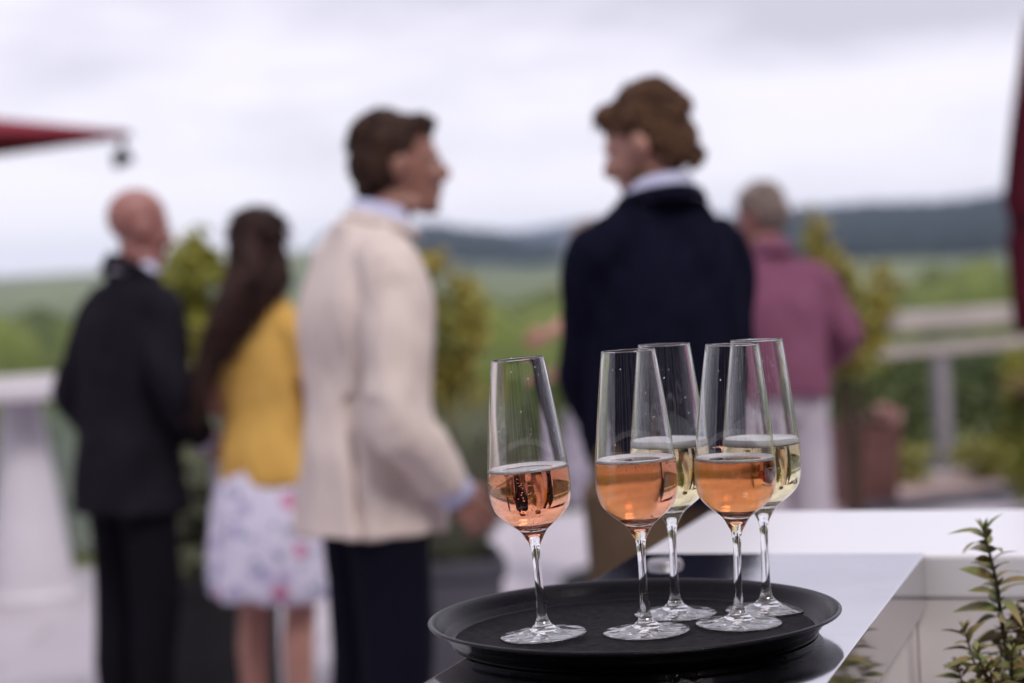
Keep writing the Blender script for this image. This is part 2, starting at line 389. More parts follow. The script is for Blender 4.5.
glasses = [  # foot px,py ; rim px,py ; level ; rose? ; label
 (544, 637.5, 516.8, 360, .1485, True, 'clear flute of pink sparkling wine standing alone at the left of the tray'),
 (646.5, 633, 628, 350, .1505, True, 'misted flute of orange-pink wine in the middle, in front of a white-wine flute'),
 (675.7, 614.5, 664, 345, .1540, False, 'flute of pale white sparkling wine behind and between the two misted pink ones'),
 (739, 625, 732, 345, .1455, True, 'misted flute of orange-pink wine with its foot near the front right rim of the tray'),
 (767, 610.5, 756.5, 341, .1515, False, 'flute of pale white sparkling wine farthest right, partly behind a misted pink one'),
]
for i, (fx, fy, rx, ry, lv, rose, lab) in enumerate(glasses):
    base = on(fx, fy, Z_FL)
    # lean: rim centre must fall on (rx, ry)
    depth = (CR.transposed() @ (base - CAM)).z * -1
    top = at(rx, ry, depth * .995)
    lx = math.atan2(top.x - base.x, .2425)
    mist = i in (1, 3)
    t = thing('champagne_flute', lab, 'wine glass', (base.x, base.y, Z_FL + .0002 + abs(math.sin(lx)) * .036), group='filled flutes on the tray')
    t.rotation_euler = (0, lx, 0); t.scale = (1, 1, (.978, .993, .995, .993, .995)[i])
    spin = 0
    for nm, me in (('foot', g_foot), ('stem', g_stem), ('bowl', g_bowl2 if mist else g_bowl)):
        o = bpy.data.objects.new(nm, me); COL.objects.link(o); o.parent = t
    w = link('wine', wine_mesh(lv), M['rose' if rose else 'white'], t)
    fo = link('foam', foam_mesh(lv, .0046, rose), M['foam_pink' if rose else 'foam'], w)
    rng = random.Random(i + 3)
    bb = obj('bubbles', bubbles(lv, 320 if not mist else 200, rng), M['bubble'], w, True); bb['kind'] = 'stuff'
    dm = bmesh.new()
    for _ in range(26):
        z = rng.uniform(lv + .006, .236); a = rng.random() * 6.283; rr2 = inner_r(z); q = rng.uniform(.0003, .0009)
        ellipsoid(dm, (rr2 * math.cos(a), rr2 * math.sin(a), z), (q * .7, q * .7, q), None, 1)
    dd = obj('droplets', dm, M['drop'], t, True); dd['kind'] = 'stuff'

# --- potted shrub lower right
def leaf_bm(bm, p, d, up, L, W, curl=.3, mi=0):
    d = d.normalized(); s = d.cross(up);
    if s.length < 1e-3: s = Vector((1, 0, 0))
    s.normalize(); n = s.cross(d)
    prev = None
    for k in range(7):
        t = k / 6; w = W * math.sin(math.pi * min(t * .92 + .06, 1)) ** .8 * (1 - .35 * t)
        c = p + d * L * t - n * curl * L * t * t
        if k == 6: w = W * .02
        row = [bm.verts.new(c + s * w * .5 + n * w * .16), bm.verts.new(c), bm.verts.new(c - s * w * .5 + n * w * .16)]
        if prev:
            for a in (0, 1):
                f = bm.faces.new((prev[a], prev[a + 1], row[a + 1], row[a])); f.material_index = mi; f.smooth = True
        prev = row
def sprig(bmS, bmL, pts, r0, r1, rng, n, L, start=.1, dens_end=1.0):
    pts = [Vector(p) for p in pts]
    tube(bmS, pts, [r0 + (r1 - r0) * i / (len(pts) - 1) for i in range(len(pts))], seg=8, per=5)
    N = len(pts) - 1; a = rng.random() * 6
    for k in range(n):
        t = start + (1 - start) * (k / max(n - 1, 1)) ** .9; u = t * N
        p = crom(pts, min(u, N - 1e-4)); q = crom(pts, min(u + .05, N)) - crom(pts, max(u - .05, 0)); q.normalize()
        a += 1.57 + rng.uniform(-.3, .3)
        for sgn in (0, math.pi):
            aa = a + sgn; o = Vector((math.cos(aa), math.sin(aa), 0)); o = (o - q * o.dot(q)).normalized()
            rise = .25 + .9 * t ** 3
            l = L * (1.05 - .50 * t ** 3) * rng.uniform(.7, 1.15)
            leaf_bm(bmL, p + o * r1, o + q * rise, Quaternion(o, rng.uniform(-1.0, 1.0)) @ q, l, l * rng.uniform(.32, .50), rng.uniform(.2, 1.1), 1 if rng.random() < .25 + .5 * t else 0)
            if t < .93 and rng.random() < .75:       # small axillary leaves
                l2 = l * rng.uniform(.3, .5)
                leaf_bm(bmL, p + o * r1, o + q * rng.uniform(.8, 1.6) + Vector((rng.uniform(-.4, .4), rng.uniform(-.4, .4), 0)), q, l2, l2 * .4, .3, 1)
    tip = pts[-1]
    for k in range(7):
        aa = k * 2.4; o = Vector((math.cos(aa) * .5, math.sin(aa) * .5, 1))
        leaf_bm(bmL, tip, o, Vector((0, 0, 1)), L * .38, L * .12, .1, 1)
rng = random.Random(21)
pd = 1.97
tip = at(984, 533, pd); b1 = at(1016, 700, pd)
pot_c = Vector((b1.x + .02, b1.y, 0))
shrub = thing('potted_shrub', 'leafy potted shrub with reddish stems beside the steel bar at the lower right', 'potted plant', pot_c)
def L_(v): return Vector(v) - pot_c
bmS, bmL = bmesh.new(), bmesh.new()
base = Vector((pot_c.x, pot_c.y, .74))
sprig(bmS, bmL, [L_(base), L_(at(1022, 790, pd)), L_(b1), L_(at(1003, 630, pd)), L_(at(996, 580, pd)), L_(tip)], .0042, .0012, rng, 22, .044, .25)
for (px, py, dd, LL) in ((1016, 612, 1.98, .026), (965, 632, 1.95, .028), (978, 655, 1.9, .028), (1000, 640, 2.0, .026), (1026, 628, 1.97, .026), (958, 668, 1.96, .028), (1012, 655, 1.9, .028), (990, 668, 1.9, .026), (1034, 600, 1.95, .03)):
    t_ = L_(at(px, py, dd)); mid = L_(base).lerp(t_, .6) + Vector((rng.uniform(-.01, .01), rng.uniform(-.01, .01), 0))
    sprig(bmS, bmL, [L_(base), mid, t_], .003, .0008, rng, 14, LL * 1.2, .45)
for k in range(12):   # more shoots to the near side, outside the frame but mirrored in the steel edge
    y = rng.uniform(-.50, -.10); t_ = Vector((rng.uniform(-.10, .10) + .0 , y, rng.uniform(1.02, 1.17)))
    # keep to the right of the picture edge and off the bar
    wx = pot_c.x + t_.x; wy = pot_c.y + t_.y
    lim = 0.262 * wy + .03
    edge = pA.x + (wy - pA.y) * math.tan(ang) + .03
    t_.x = max(t_.x, max(lim, edge) - pot_c.x)
    b_ = L_(base) + Vector((t_.x * .5, y * .8, 0)); mid = b_.lerp(t_, .55) + Vector((0, 0, .02))
    sprig(bmS, bmL, [b_, mid, t_], .0035, .001, rng, 22, .036, .3)
obj('stem', bmS, M['stem'], shrub, True); obj('foliage', bmL, [M['leaf_sprig'], M['leaf_sprig2']], shrub, True)
bm = bmesh.new(); box(bm, (.07, -.33, .37), (.26, .70, .74), bev=.006); obj('planter', bm, M['white_panel'], shrub)
bm = bmesh.new(); box(bm, (.07, -.33, .745), (.22, .66, .012)); obj('soil', bm, M['soil'], shrub)

# ================================================================== GROUND, TERRAIN, SKY
def azi(px): return (px - 512) / FPX
R1 = [(-9, 8), (-1.2, 10), (azi(0), 12), (azi(100), 13), (azi(250), 20), (azi(380), 31), (azi(440), 33), (azi(490), 25), (azi(540), 12), (azi(620), 12), (azi(700), 22), (azi(780), 30), (azi(880), 33), (azi(950), 31), (azi(1010), 35), (1.2, 20), (9, 10)]
R2 = [(-9, 5), (azi(380), 8), (azi(450), 27), (azi(520), 34), (azi(600), 42), (azi(700), 44), (azi(820), 20), (9, 5)]
def pl(tab, x):
    for (x0, y0), (x1, y1) in zip(tab, tab[1:]):
        if x <= x1: f = max(0, (x - x0) / (x1 - x0)); f = f * f * (3 - 2 * f); return y0 + (y1 - y0) * f
    return tab[-1][1]
def sst(a, b, x):
    t = max(0, min(1, (x - a) / (b - a))); return t * t * (3 - 2 * t)
RL0, RL1 = Vector((-1.62, 10.3)), Vector((2.72, 12.55))
rdir = (RL1 - RL0).normalized(); rnrm = Vector((-rdir.y, rdir.x))
def beyond(x, y): return (Vector((x, y)) - RL0).dot(rnrm)
def height(x, y):
    r = math.hypot(x, y); a = x / y if y > .05 * r else math.copysign(9, x)
    t = beyond(x, y)
    z = -.25 - 5.6 * sst(2.5, 90, t) if t > 0 else -.25
    h1 = pl(R1, a) / FPX * 1800; h2 = pl(R2, a) / FPX * 3600
    if t > 0:
        z += (h1 + 1.4 + 5.8) * sst(600, 1800, r) ** 1.5 if r < 1800 else 0
        if r >= 1800:
            z = (h1 + 1.4) * (1 - .7 * sst(1800, 2600, r)) + 0
            z = max(z, (h2 + 1.4) * sst(2300, 3600, r))
            if r > 3600: z = (h2 + 1.4) * (1 - sst(3600, 7000, r))
        z += noise.noise(Vector((x / 160, y / 160, 0))) * 2.2 * sst(150, 900, r)
    return z
az = [R(d) for d in range(-180, -30, 6)] + [R(-30 + i * .5) for i in range(121)] + [R(d) for d in range(36, 180, 6)]
rr = [0.001 * 0 + .5] + [.5 * 1.075 ** k for k in range(1, 126)]
verts, faces, mids = [], [], []
for r in rr:
    for a in az: x, y = r * math.sin(a), r * math.cos(a); verts.append((x, y, height(x, y)))
nA = len(az)
for i in range(len(rr) - 1):
    for j in range(nA):
        j2 = (j + 1) % nA; faces.append((i * nA + j, i * nA + j2, (i + 1) * nA + j2, (i + 1) * nA + j))
        r = rr[i]; a = az[j]; dg = (math.tan(a) if abs(a) < 1.4 else 9) * FPX + 512
        wob = noise.noise(Vector((a * 30, r / 300, 3))) * .1
        fst = (860 if dg > 690 else 9999 if dg > 540 else 1150 if dg > 330 else 9999) * (1 + wob)
        mids.append(1 if (r > fst or (r > 2400 and dg > 380)) else 0)
faces.append(tuple(range(nA))[::-1])
mids.append(0)
me = bpy.data.meshes.new('terrain'); me.from_pydata(verts, [], faces)
def field_mat():
    m = bpy.data.materials.new('vineyard_ground'); m.use_nodes = True; nt = m.node_tree; b = nt.nodes['Principled BSDF']
    b.inputs['Roughness'].default_value = .9
    g = nt.nodes.new('ShaderNodeNewGeometry')
    v = nt.nodes.new('ShaderNodeTexVoronoi'); v.inputs['Scale'].default_value = .0075
    nt.links.new(g.outputs['Position'], v.inputs['Vector'])
    r = nt.nodes.new('ShaderNodeValToRGB')
    e = r.color_ramp.elements; e[0].color = (.065, .09, .022, 1); e[1].color = (.17, .19, .05, 1); e[1].position = .8
    q = e.new(.4); q.color = (.085, .115, .028, 1); q = e.new(.6); q.color = (.13, .15, .05, 1)
    s = nt.nodes.new('ShaderNodeSeparateColor'); nt.links.new(v.outputs['Color'], s.inputs[0]); nt.links.new(s.outputs[0], r.inputs[0])
    w = nt.nodes.new('ShaderNodeTexWave'); w.inputs['Scale'].default_value = .14; w.inputs['Distortion'].default_value = 1.2; w.inputs['Detail Scale'].default_value = .4
    nt.links.new(g.outputs['Position'], w.inputs['Vector'])
    mr = nt.nodes.new('ShaderNodeMapRange'); mr.inputs['To Min'].default_value = .72; mr.inputs['To Max'].default_value = 1.1
    nt.links.new(w.outputs['Fac'], mr.inputs['Value'])
    sc = nt.nodes.new('ShaderNodeVectorMath'); sc.operation = 'SCALE'
    nt.links.new(r.outputs[0], sc.inputs[0]); nt.links.new(mr.outputs[0], sc.inputs['Scale']); nt.links.new(sc.outputs[0], b.inputs['Base Color'])
    return m
o = link('terrain', me, [field_mat(), M['forest']], None); me.polygons.foreach_set('material_index', mids); o['kind'] = 'structure'
# terrace
def shift(p, t): return p + rnrm * t
A = RL0 - rdir * 9; B = RL1 + rdir * 9
bm = bmesh.new()
tv = [(-11, -9), (11 , -9), (B + rnrm * .12)[:], (A + rnrm * .12)[:]]
lo = [bm.verts.new((x, y, -.35)) for x, y in tv]; hi = [bm.verts.new((x, y, 0)) for x, y in tv]
bm.faces.new(hi); bm.faces.new(lo[::-1])
for i in range(4): bm.faces.new((lo[i], lo[(i + 1) % 4], hi[(i + 1) % 4], hi[i]))
bmesh.ops.recalc_face_normals(bm, faces=bm.faces)
o = obj('terrace', bm, M['paving']); o['kind'] = 'structure'
bm = bmesh.new(); box(bm, (0, -1.9, .004), (22, 5.4, .008)); o = obj('added_dark_deck', bm, mat('added_decking', (.045, .032, .026), .6, base2=(.03, .022, .02), noise_scale=5)); o['kind'] = 'structure'  # unseen dark sheet added so the glasses mirror less bright paving
# gravel strip and kerb along the right-hand railing
def strip(name, t0, t1, z0, z1, s0, s1, m, kind='structure'):
    bm = bmesh.new(); q = [RL0 + rdir * s0 + rnrm * t0, RL0 + rdir * s1 + rnrm * t0, RL0 + rdir * s1 + rnrm * t1, RL0 + rdir * s0 + rnrm * t1]
    lo = [bm.verts.new((*p, z0)) for p in q]; hi = [bm.verts.new((*p, z1)) for p in q]
    bm.faces.new(hi); bm.faces.new(lo[::-1])
    for i in range(4): bm.faces.new((lo[i], lo[(i + 1) % 4], hi[(i + 1) % 4], hi[i]))
    bmesh.ops.recalc_face_normals(bm, faces=bm.faces)
    o = obj(name, bm, m); o['kind'] = kind; return o
strip('gravel_bed', -1.15, -.15, .0, .012, 3.2, 13, M['gravel'])
strip('kerb', -1.30, -1.15, .0, .05, 3.2, 13, M['slate_planter'])

# vineyard rows (countless vines): one object
bm = bmesh.new(); rng = random.Random(5)
def vine_row(p0, p1, w, h, step):
    L = (p1 - p0).length; n = max(2, int(L / step)); d = (p1 - p0) / n; s = Vector((-d.y, d.x)).normalized()
    prev = None
    for k in range(n + 1):
        c = p0 + d * k; z = height(c.x, c.y); hh = h * rng.uniform(.75, 1.15); ww = w * rng.uniform(.6, 1.2)
        ring = [bm.verts.new((c.x + s.x * o * ww, c.y + s.y * o * ww, z + q * hh)) for o, q in ((-.8, .0), (-1, .45), (-.55, .9), (.1 * rng.uniform(-1, 1), 1.05 * rng.uniform(.9, 1.1)), (.6, .88), (1, .42), (.8, .0))]
        if prev:
            for a in range(6): bm.faces.new((prev[a], prev[a + 1], ring[a + 1], ring[a]))
        prev = ring
vd = Vector((math.sin(R(62)), math.cos(R(62)))); vn = Vector((-vd.y, vd.x))
for k in range(70):
    c = vn * (19 + k * 2.1 * (1 + k * .012)); half = 16 + k * 1.3
    m_ = c + vd * (c.y * .2)
    vine_row(m_ - vd * half, m_ + vd * half, .34, 1.35, .5 if k < 20 else 1.0)
o = obj('vineyard', bm, M['vine']); tag(o, None, None, None, 'stuff')

# leaf-cloud foliage
def cloud(bm, blobs, n, size, rng, mi=0):
    tot = sum(b[1][0] * b[1][1] * b[1][2] for b in blobs)
    for c, r, in blobs:
        m_ = int(n * r[0] * r[1] * r[2] / tot) + 1
        for _ in range(m_):
            v = Vector((rng.gauss(0, 1), rng.gauss(0, 1), rng.gauss(0, 1))).normalized() * rng.random() ** .45
            p = Vector((c[0] + v.x * r[0], c[1] + v.y * r[1], c[2] + v.z * r[2]))
            if noise.noise(p * 5.5) < -.22: continue
            d = Vector((rng.gauss(0, 1), rng.gauss(0, 1), rng.gauss(0, .8))).normalized(); s = d.orthogonal().normalized()
            s = Quaternion(d, rng.random() * 6.28) @ s; l = size * rng.uniform(.6, 1.3)
            q = [bm.verts.new(p), bm.verts.new(p + d * l * .5 + s * l * .32), bm.verts.new(p + d * l), bm.verts.new(p + d * l * .5 - s * l * .32)]
            f = bm.faces.new(q); f.material_index = mi
def bush(name, label, cat, loc, blobs, n, size, m, trunk=None, group=None, seed=1):
    rng = random.Random(seed); t = thing(name, label, cat, loc, group=group)
    bm = bmesh.new(); cloud(bm, blobs, n, size, rng); obj('foliage', bm, m, t)
    bm = bmesh.new(); z0 = trunk if trunk is not None else 0
    for c, r in blobs:
        tube(bm, [(rng.uniform(-.04, .04), rng.uniform(-.04, .04), z0), (c[0] * .5, c[1] * .5, z0 + (c[2] - z0) * .55), (c[0], c[1], c[2] + r[2] * .4)], [.022, .014, .005], seg=7, per=3)
    obj('stem', bm, M['bark'], t, True)
    return t
def gz(p): return height(p.x, p.y)
# hedge right behind the railing (right side) and behind the left one
def hedge(label, s0, s1, t0, w, ztop, m, seed):
    rng = random.Random(seed); bm = bmesh.new()
    L = s1 - s0; bl = []
    n = int(L / .45)
    for k in range(n):
        c = RL0 + rdir * (s0 + L * (k + .5) / n) + rnrm * t0
        zt = ztop * rng.uniform(.85, 1.12)
        bl.append(((c.x, c.y, (zt - .3) / 2), (.38, w, (zt + .3) / 2)))
    cloud(bm, bl, int(L * 1500), .085, rng)
    o = obj('hedge', bm, m); tag(o, label, 'hedge'); return o
hedge('dark green clipped hedge just beyond the railing on the right', 3.0, 11, 2.0, .45, .66, M['leaf_dark'], 4)
hedge('dark green clipped hedge just beyond the glass railing on the left', -6, 3.2, 2.4, .45, .45, M['leaf_dark'], 6)

# forest on the ridges: one countless mass
verts, faces = [], []
rng = random.Random(11)
ico = bmesh.new(); bmesh.ops.create_icosphere(ico, subdivisions=1, radius=1); iv = [v.co.copy() for v in ico.verts]; ifc = [[v.index for v in f.verts] for f in ico.faces]; ico.free()
for k in range(6500):
    a = rng.uniform(-.34, .34); px = a * FPX + 512
    if 560 < px < 670 or px < 330: continue
    r = rng.uniform(880 if px > 690 else 1200 if px > 330 else 1650, 1860)
    x = r * math.sin(math.atan(a)); y = r * math.cos(math.atan(a)); z = height(x, y) + 2; s = rng.uniform(4, 8); n0 = len(verts)
    for v in iv: verts.append((x + v.x * s, y + v.y * s, z + v.z * s * 1.15 + rng.uniform(-1, 1)))
    faces += [[i + n0 for i in f] for f in ifc]
me = bpy.data.meshes.new('forest'); me.from_pydata(verts, [], faces); o = link('forest', me, M['forest'], None, False); o['kind'] = 'stuff'

# haze box
bm = bmesh.new(); box(bm, (0, 0, 37), (8700, 8700, 98)); 
hz = obj('haze', bm, None); hz['kind'] = 'stuff'
m = bpy.data.materials.new('haze_air'); m.use_nodes = True; nt = m.node_tree; nt.nodes.remove(nt.nodes['Principled BSDF'])
pv = nt.nodes.new('ShaderNodeVolumePrincipled'); pv.inputs['Color'].default_value = (.62, .74, 1, 1); pv.inputs['Density'].default_value = .00017
nt.links.new(pv.outputs[0], nt.nodes['Material Output'].inputs['Volume']); hz.data.materials.append(m)

# ================================================================== TERRACE FURNITURE
# railings
def railing(label, s0, s1, m_rail, posts, band=True, group='terrace railings', zt=1.0, th=.10):
    p = RL0 + rdir * s0; yaw = math.atan2(rdir.y, rdir.x); L = s1 - s0
    t = thing('railing', label, 'railing', (p.x, p.y, 0), yaw, group)
    bm = bmesh.new(); box(bm, (L / 2, 0, zt - th / 2), (L, .12, th), bev=.01); obj('top_rail', bm, m_rail, t)
    if band:
        bm = bmesh.new(); box(bm, (L / 2, .02, zt - .26), (L, .03, .10), bev=.005); obj('lower_rail', bm, M['rail_wood'], t)
    xs = [L * (i + .5) / posts for i in range(posts)]
    for x in xs:
        bm = bmesh.new(); box(bm, (x, 0, (zt - th) / 2), (.08, .07, zt - th - .002), bev=.006); obj('post', bm, M['grey_metal'], t)
    return t
sp = lambda px: None
def s_at(px):   # parameter along the rail line where image column px meets it
    a = azi(px); # solve x = a*y (roll ignored)
    k = (a * RL0.y - RL0.x) / (rdir.x - a * rdir.y); return k
s900, s945 = s_at(893), s_at(945)
railing('grey wooden terrace railing with one post in view, right of the folded parasol side', s900, s900 + 2 * (s945 - s900) + 4.0, M['rail_wood'], 3) if False else None
L_r = 4.2
p = RL0 + rdir * s900
rt = thing('railing', 'pale grey two-rail terrace railing at the right, in front of the hedge', 'railing', (p.x, p.y, 0), math.atan2(rdir.y, rdir.x), 'terrace railings')
bm = bmesh.new(); box(bm, (L_r / 2, 0, .96), (L_r, .12, .12), bev=.01); obj('top_rail', bm, M['rail_wood'], rt)
bm = bmesh.new(); box(bm, (L_r / 2 - .6, .0, .78), (L_r + 1.0, .03, .075), bev=.005); obj('lower_rail', bm, M['rail_wood'], rt)
for x in (s945 - s900, s945 - s900 + 1.6, s945 - s900 - 1.1):
    bm = bmesh.new(); box(bm, (x, .06, .40), (.10, .08, .80), bev=.006); obj('post', bm, M['grey_metal'], rt)
s215 = s_at(215)
Ll = 6.5; s_l1 = s_at(420); s_l0 = s_l1 - Ll; p = RL0 + rdir * s_l0
rt = thing('railing', 'white-topped terrace railing with glass panels at the left, behind the standing guests', 'railing', (p.x, p.y, 0), math.atan2(rdir.y, rdir.x), 'terrace railings')
bm = bmesh.new(); box(bm, (Ll / 2, 0, .95), (Ll, .14, .10), bev=.01); obj('top_rail', bm, M['rail_white'], rt)
pane = mat('railing_glass', (.75, .85, .82), .02); pane.node_tree.nodes['Principled BSDF'].inputs['Transmission Weight'].default_value = .9
for i in range(6):
    x = .1 + i * 1.25
    bm = bmesh.new(); box(bm, (x, 0, .449), (.06, .06, .898), bev=.005); obj('post', bm, M['grey_metal'], rt)
    if i < 5:
        bm = bmesh.new(); box(bm, (x + .625, 0, .47), (1.14, .012, .74)); obj('glass_panel', bm, pane, rt)

# white standing table with conical base
c = at(26, 480, 9.2)
tb = thing('standing_table', 'white round standing table on a solid cone-shaped base at the left edge', 'table', (c.x, c.y, 0))
a = lathe_parts([(0, 0), (.20, 0), (.215, .01), (.215, .03), (.195, .06), (.18, .2), (.14, .5), (.10, .8), (.08, .93), (0, .93)], [], 64, 5)[0]; link('base', a, M['white_plastic'], tb)
a = lathe_parts([(0, .932), (.30, .932), (.325, .934), (.33, .94), (.33, .970), (.325, .976), (.30, .978), (0, .978)], [], 72, 4)[0]; link('tabletop', a, M['white_plastic'], tb)

# open red parasol at left, its corner in the picture
pc = at(130, 131, 10.6)
par = thing('open_parasol', 'open red canvas parasol whose corner reaches in at the upper left', 'parasol', (pc.x - 2.5, pc.y, 0))
ez = pc.z; cx, cy = pc.x - par.location.x, pc.y - par.location.y
corners = [Vector((2.5, 0, ez)), Vector((0, 2.5, ez)), Vector((-2.5, 0, ez)), Vector((0, -2.5, ez))]
bm = bmesh.new(); ap = Vector((0, 0, ez + .36)); N = 10
for i in range(4):
    a_, b_ = corners[i], corners[(i + 1) % 4]; rows = []
    for k in range(N + 1):
        t = k / N; row = []
        for j in range(N + 1):
            u = j / N; e = a_.lerp(b_, u); p = ap.lerp(e, t); p.z -= .05 * math.sin(math.pi * t) * 1.0 * (0) + .07 * math.sin(math.pi * u) * t * -1 * (-1 if False else 1) * -.0
            p.z += -.03 * math.sin(math.pi * t) * math.sin(math.pi * u); row.append(bm.verts.new(p))
        rows.append(row)
    for k in range(N):
        for j in range(N): bm.faces.new((rows[k][j], rows[k + 1][j], rows[k + 1][j + 1], rows[k][j + 1]))
    low = [bm.verts.new(v.co - Vector((0, 0, .035))) for j, v in enumerate(rows[N])]
    for j in range(N): bm.faces.new((rows[N][j], low[j], low[j + 1], rows[N][j + 1]))
bmesh.ops.remove_doubles(bm, verts=bm.verts, dist=.001); bmesh.ops.recalc_face_normals(bm, faces=bm.faces)
cn = obj('canopy', bm, M['red_cloth'], par, True)
sm = cn.modifiers.new('thick', 'SOLIDIFY'); sm.thickness = .004
for c_ in corners:
    bm = bmesh.new(); tube(bm, [ap - Vector((0, 0, .06)), c_ - Vector((0, 0, .02))], [.014, .011], seg=8, per=2); obj('rib', bm, M['grey_metal'], par, True)
bm = bmesh.new(); tube(bm, [(0, 0, .05), (0, 0, ez + .32)], [.03, .03], seg=16, per=2); obj('pole', bm, M['grey_metal'], par, True)
bm = bmesh.new(); box(bm, (0, 0, .04), (.7, .7, .08), bev=.01); obj('base', bm, M['slate_planter'], par)
lp = at(121, 141, 10.6)
lt = thing('hanging_spotlight', 'small black spotlight hanging from the corner of the open red parasol', 'lamp', lp)
bm = bmesh.new(); tube(bm, [(0, 0, .05), (.008, 0, .0), (.004, 0, -.05)], [.012, .011, .012], seg=8, per=3); obj('bracket', bm, M['black_metal'], lt, True)
bm = bmesh.new(); tube(bm, [(-.01, 0, -.045), (0, 0, -.09), (.012, 0, -.125)], [.035, .055, .062], seg=16, per=3, bulge=False); obj('lamp_head', bm, M['black_metal'], lt, True)

# folded maroon parasol at the right edge
c = at(1036, 200, 9.8)
fp = thing('folded_parasol', 'folded dark red parasol standing upright at the right edge', 'parasol', (c.x, c.y, 0))
zt_ = at(1020, 28, 9.8).z; zb_ = at(1020, 330, 9.8).z
bm = bmesh.new(); rings = []; seg = 48
for k in range(25):
    t = k / 24; z = zt_ + (zb_ - zt_) * t
    r0 = .02 + .115 * (min(t / .55, 1)) ** .75 if t < .62 else .135 - .02 * (t - .62) / .38
    if .60 < t < .68: r0 *= .86
    ring = []
    for j in range(seg):
        a = 2 * math.pi * j / seg; r = r0 * (1 + .16 * math.cos(8 * a + 1.5 * t) * min(1, t * 3)); zz = z + (.03 * math.cos(8 * a) if k == 24 else 0)
        ring.append(bm.verts.new((r * math.cos(a), r * math.sin(a), zz)))
    rings.append(ring)
for a_, b_ in zip(rings, rings[1:]):
    for j in range(seg): bm.faces.new((a_[j], b_[j], b_[(j + 1) % seg], a_[(j + 1) % seg]))
bm.faces.new(rings[0]); bm.faces.new(rings[-1][::-1])
obj('canopy', bm, M['maroon'], fp, True)
zk = zt_ + (zb_ - zt_) * .64
bm = bmesh.new(); tube(bm, [(.128 * math.cos(a), .128 * math.sin(a), zk) for a in [i * math.pi / 8 for i in range(17)]], [.009] * 17, seg=6, per=1, bulge=False); obj('tie_strap', bm, M['black_wool'], fp, True)
bm = bmesh.new(); tube(bm, [(0, 0, .05), (0, 0, zt_ + .05)], [.024, .02], seg=14, per=2); obj('pole', bm, M['grey_metal'], fp, True)
a = lathe_parts([(0, 0), (.26, 0), (.28, .01), (.28, .05), (.25, .075), (.06, .085), (0, .085)], [], 48, 3)[0]; link('base', a, M['slate_planter'], fp)

# brown square planter on the right with flowers
def square_pot(name, label, loc, w, h, m, rz=0, group='terrace planters', taper=.88, dpt=None):
    t = thing(name, label, 'planter', loc, rz, group); dpt = dpt or w
    bm = bmesh.new()
    secs = [(w * taper, 0), (w, h * .88), (w * 1.07, h * .885), (w * 1.07, h), (w * .95, h), (w * .95, h - .05)]
    prev = None
    for s, z in secs:
        k = s / 2; q = k * dpt / w; ring = [bm.verts.new((x, y, z)) for x, y in ((-k, -q), (k, -q), (k, q), (-k, q))]
        if prev:
            for j in range(4): bm.faces.new((prev[j], prev[(j + 1) % 4], ring[(j + 1) % 4], ring[j]))
        else: bm.faces.new(ring[::-1])
        prev = ring
    f = bm.faces.new(prev); bmesh.ops.bevel(bm, geom=[e for e in bm.edges], offset=.004, segments=2, affect='EDGES')
    obj('pot', bm, m, t)
    bm = bmesh.new(); box(bm, (0, 0, h - .045), (w * .93, dpt * .93, .02)); obj('soil', bm, M['soil'], t)
    return t
c = at(863, 470, 11.1)
sp_ = square_pot('square_planter', 'brown square planter with pink blossom right of the man in the plum shirt', (c.x, c.y, 0), .33, .45, M['brown_pot'], .15)
bm = bmesh.new(); rng = random.Random(3); cloud(bm, [((.02, 0, .47), (.13, .13, .06))], 260, .05, rng); obj('foliage', bm, M['leaf_dark'], sp_)
bm = bmesh.new(); cloud(bm, [((.13, -.05, .50), (.08, .08, .06)), ((.0, -.1, .49), (.05, .05, .04))], 260, .035, rng); obj('blossom', bm, M['petal'], sp_)
# pink flowering shrub at the right edge
c = at(1022, 385, 10.8)
fl = thing('flowering_shrub', 'pink flowering shrub at the right edge below the folded parasol', 'potted plant', (c.x, c.y, 0))
bm = bmesh.new(); cloud(bm, [((0, 0, c.z - .0), (.085, .085, .10))], 700, .035, rng); obj('blossom', bm, M['petal'], fl)
bm = bmesh.new(); cloud(bm, [((0, 0, c.z - .17), (.10, .10, .12))], 500, .06, rng); obj('foliage', bm, M['leaf_dark'], fl)
bm = bmesh.new(); cloud(bm, [((0, 0, .35), (.14, .14, .36)), ((.02, 0, .68), (.12, .12, .18))], 1500, .06, rng); obj('foliage', bm, M['leaf_olive'], fl)
# low border plants on the gravel bed
for i, (px, py, col, lab) in enumerate(((905, 462, 'leaf_gold', 'small yellowing border plant just right of the brown planter'), (975, 458, 'leaf_gold', 'small yellowing border plant between the railing post and the frame edge'), (1008, 466, 'leaf_olive', 'small olive border plant under the folded parasol'))):
    c = at(px, py, 11.9)
    bush('border_plant', lab, 'plant', (c.x, c.y, 0.0), [((0, 0, .13), (.16, .14, .13)), ((.12, .05, .10), (.10, .10, .10))], 500, .05, M[col], group='border plants on the gravel', seed=30 + i)

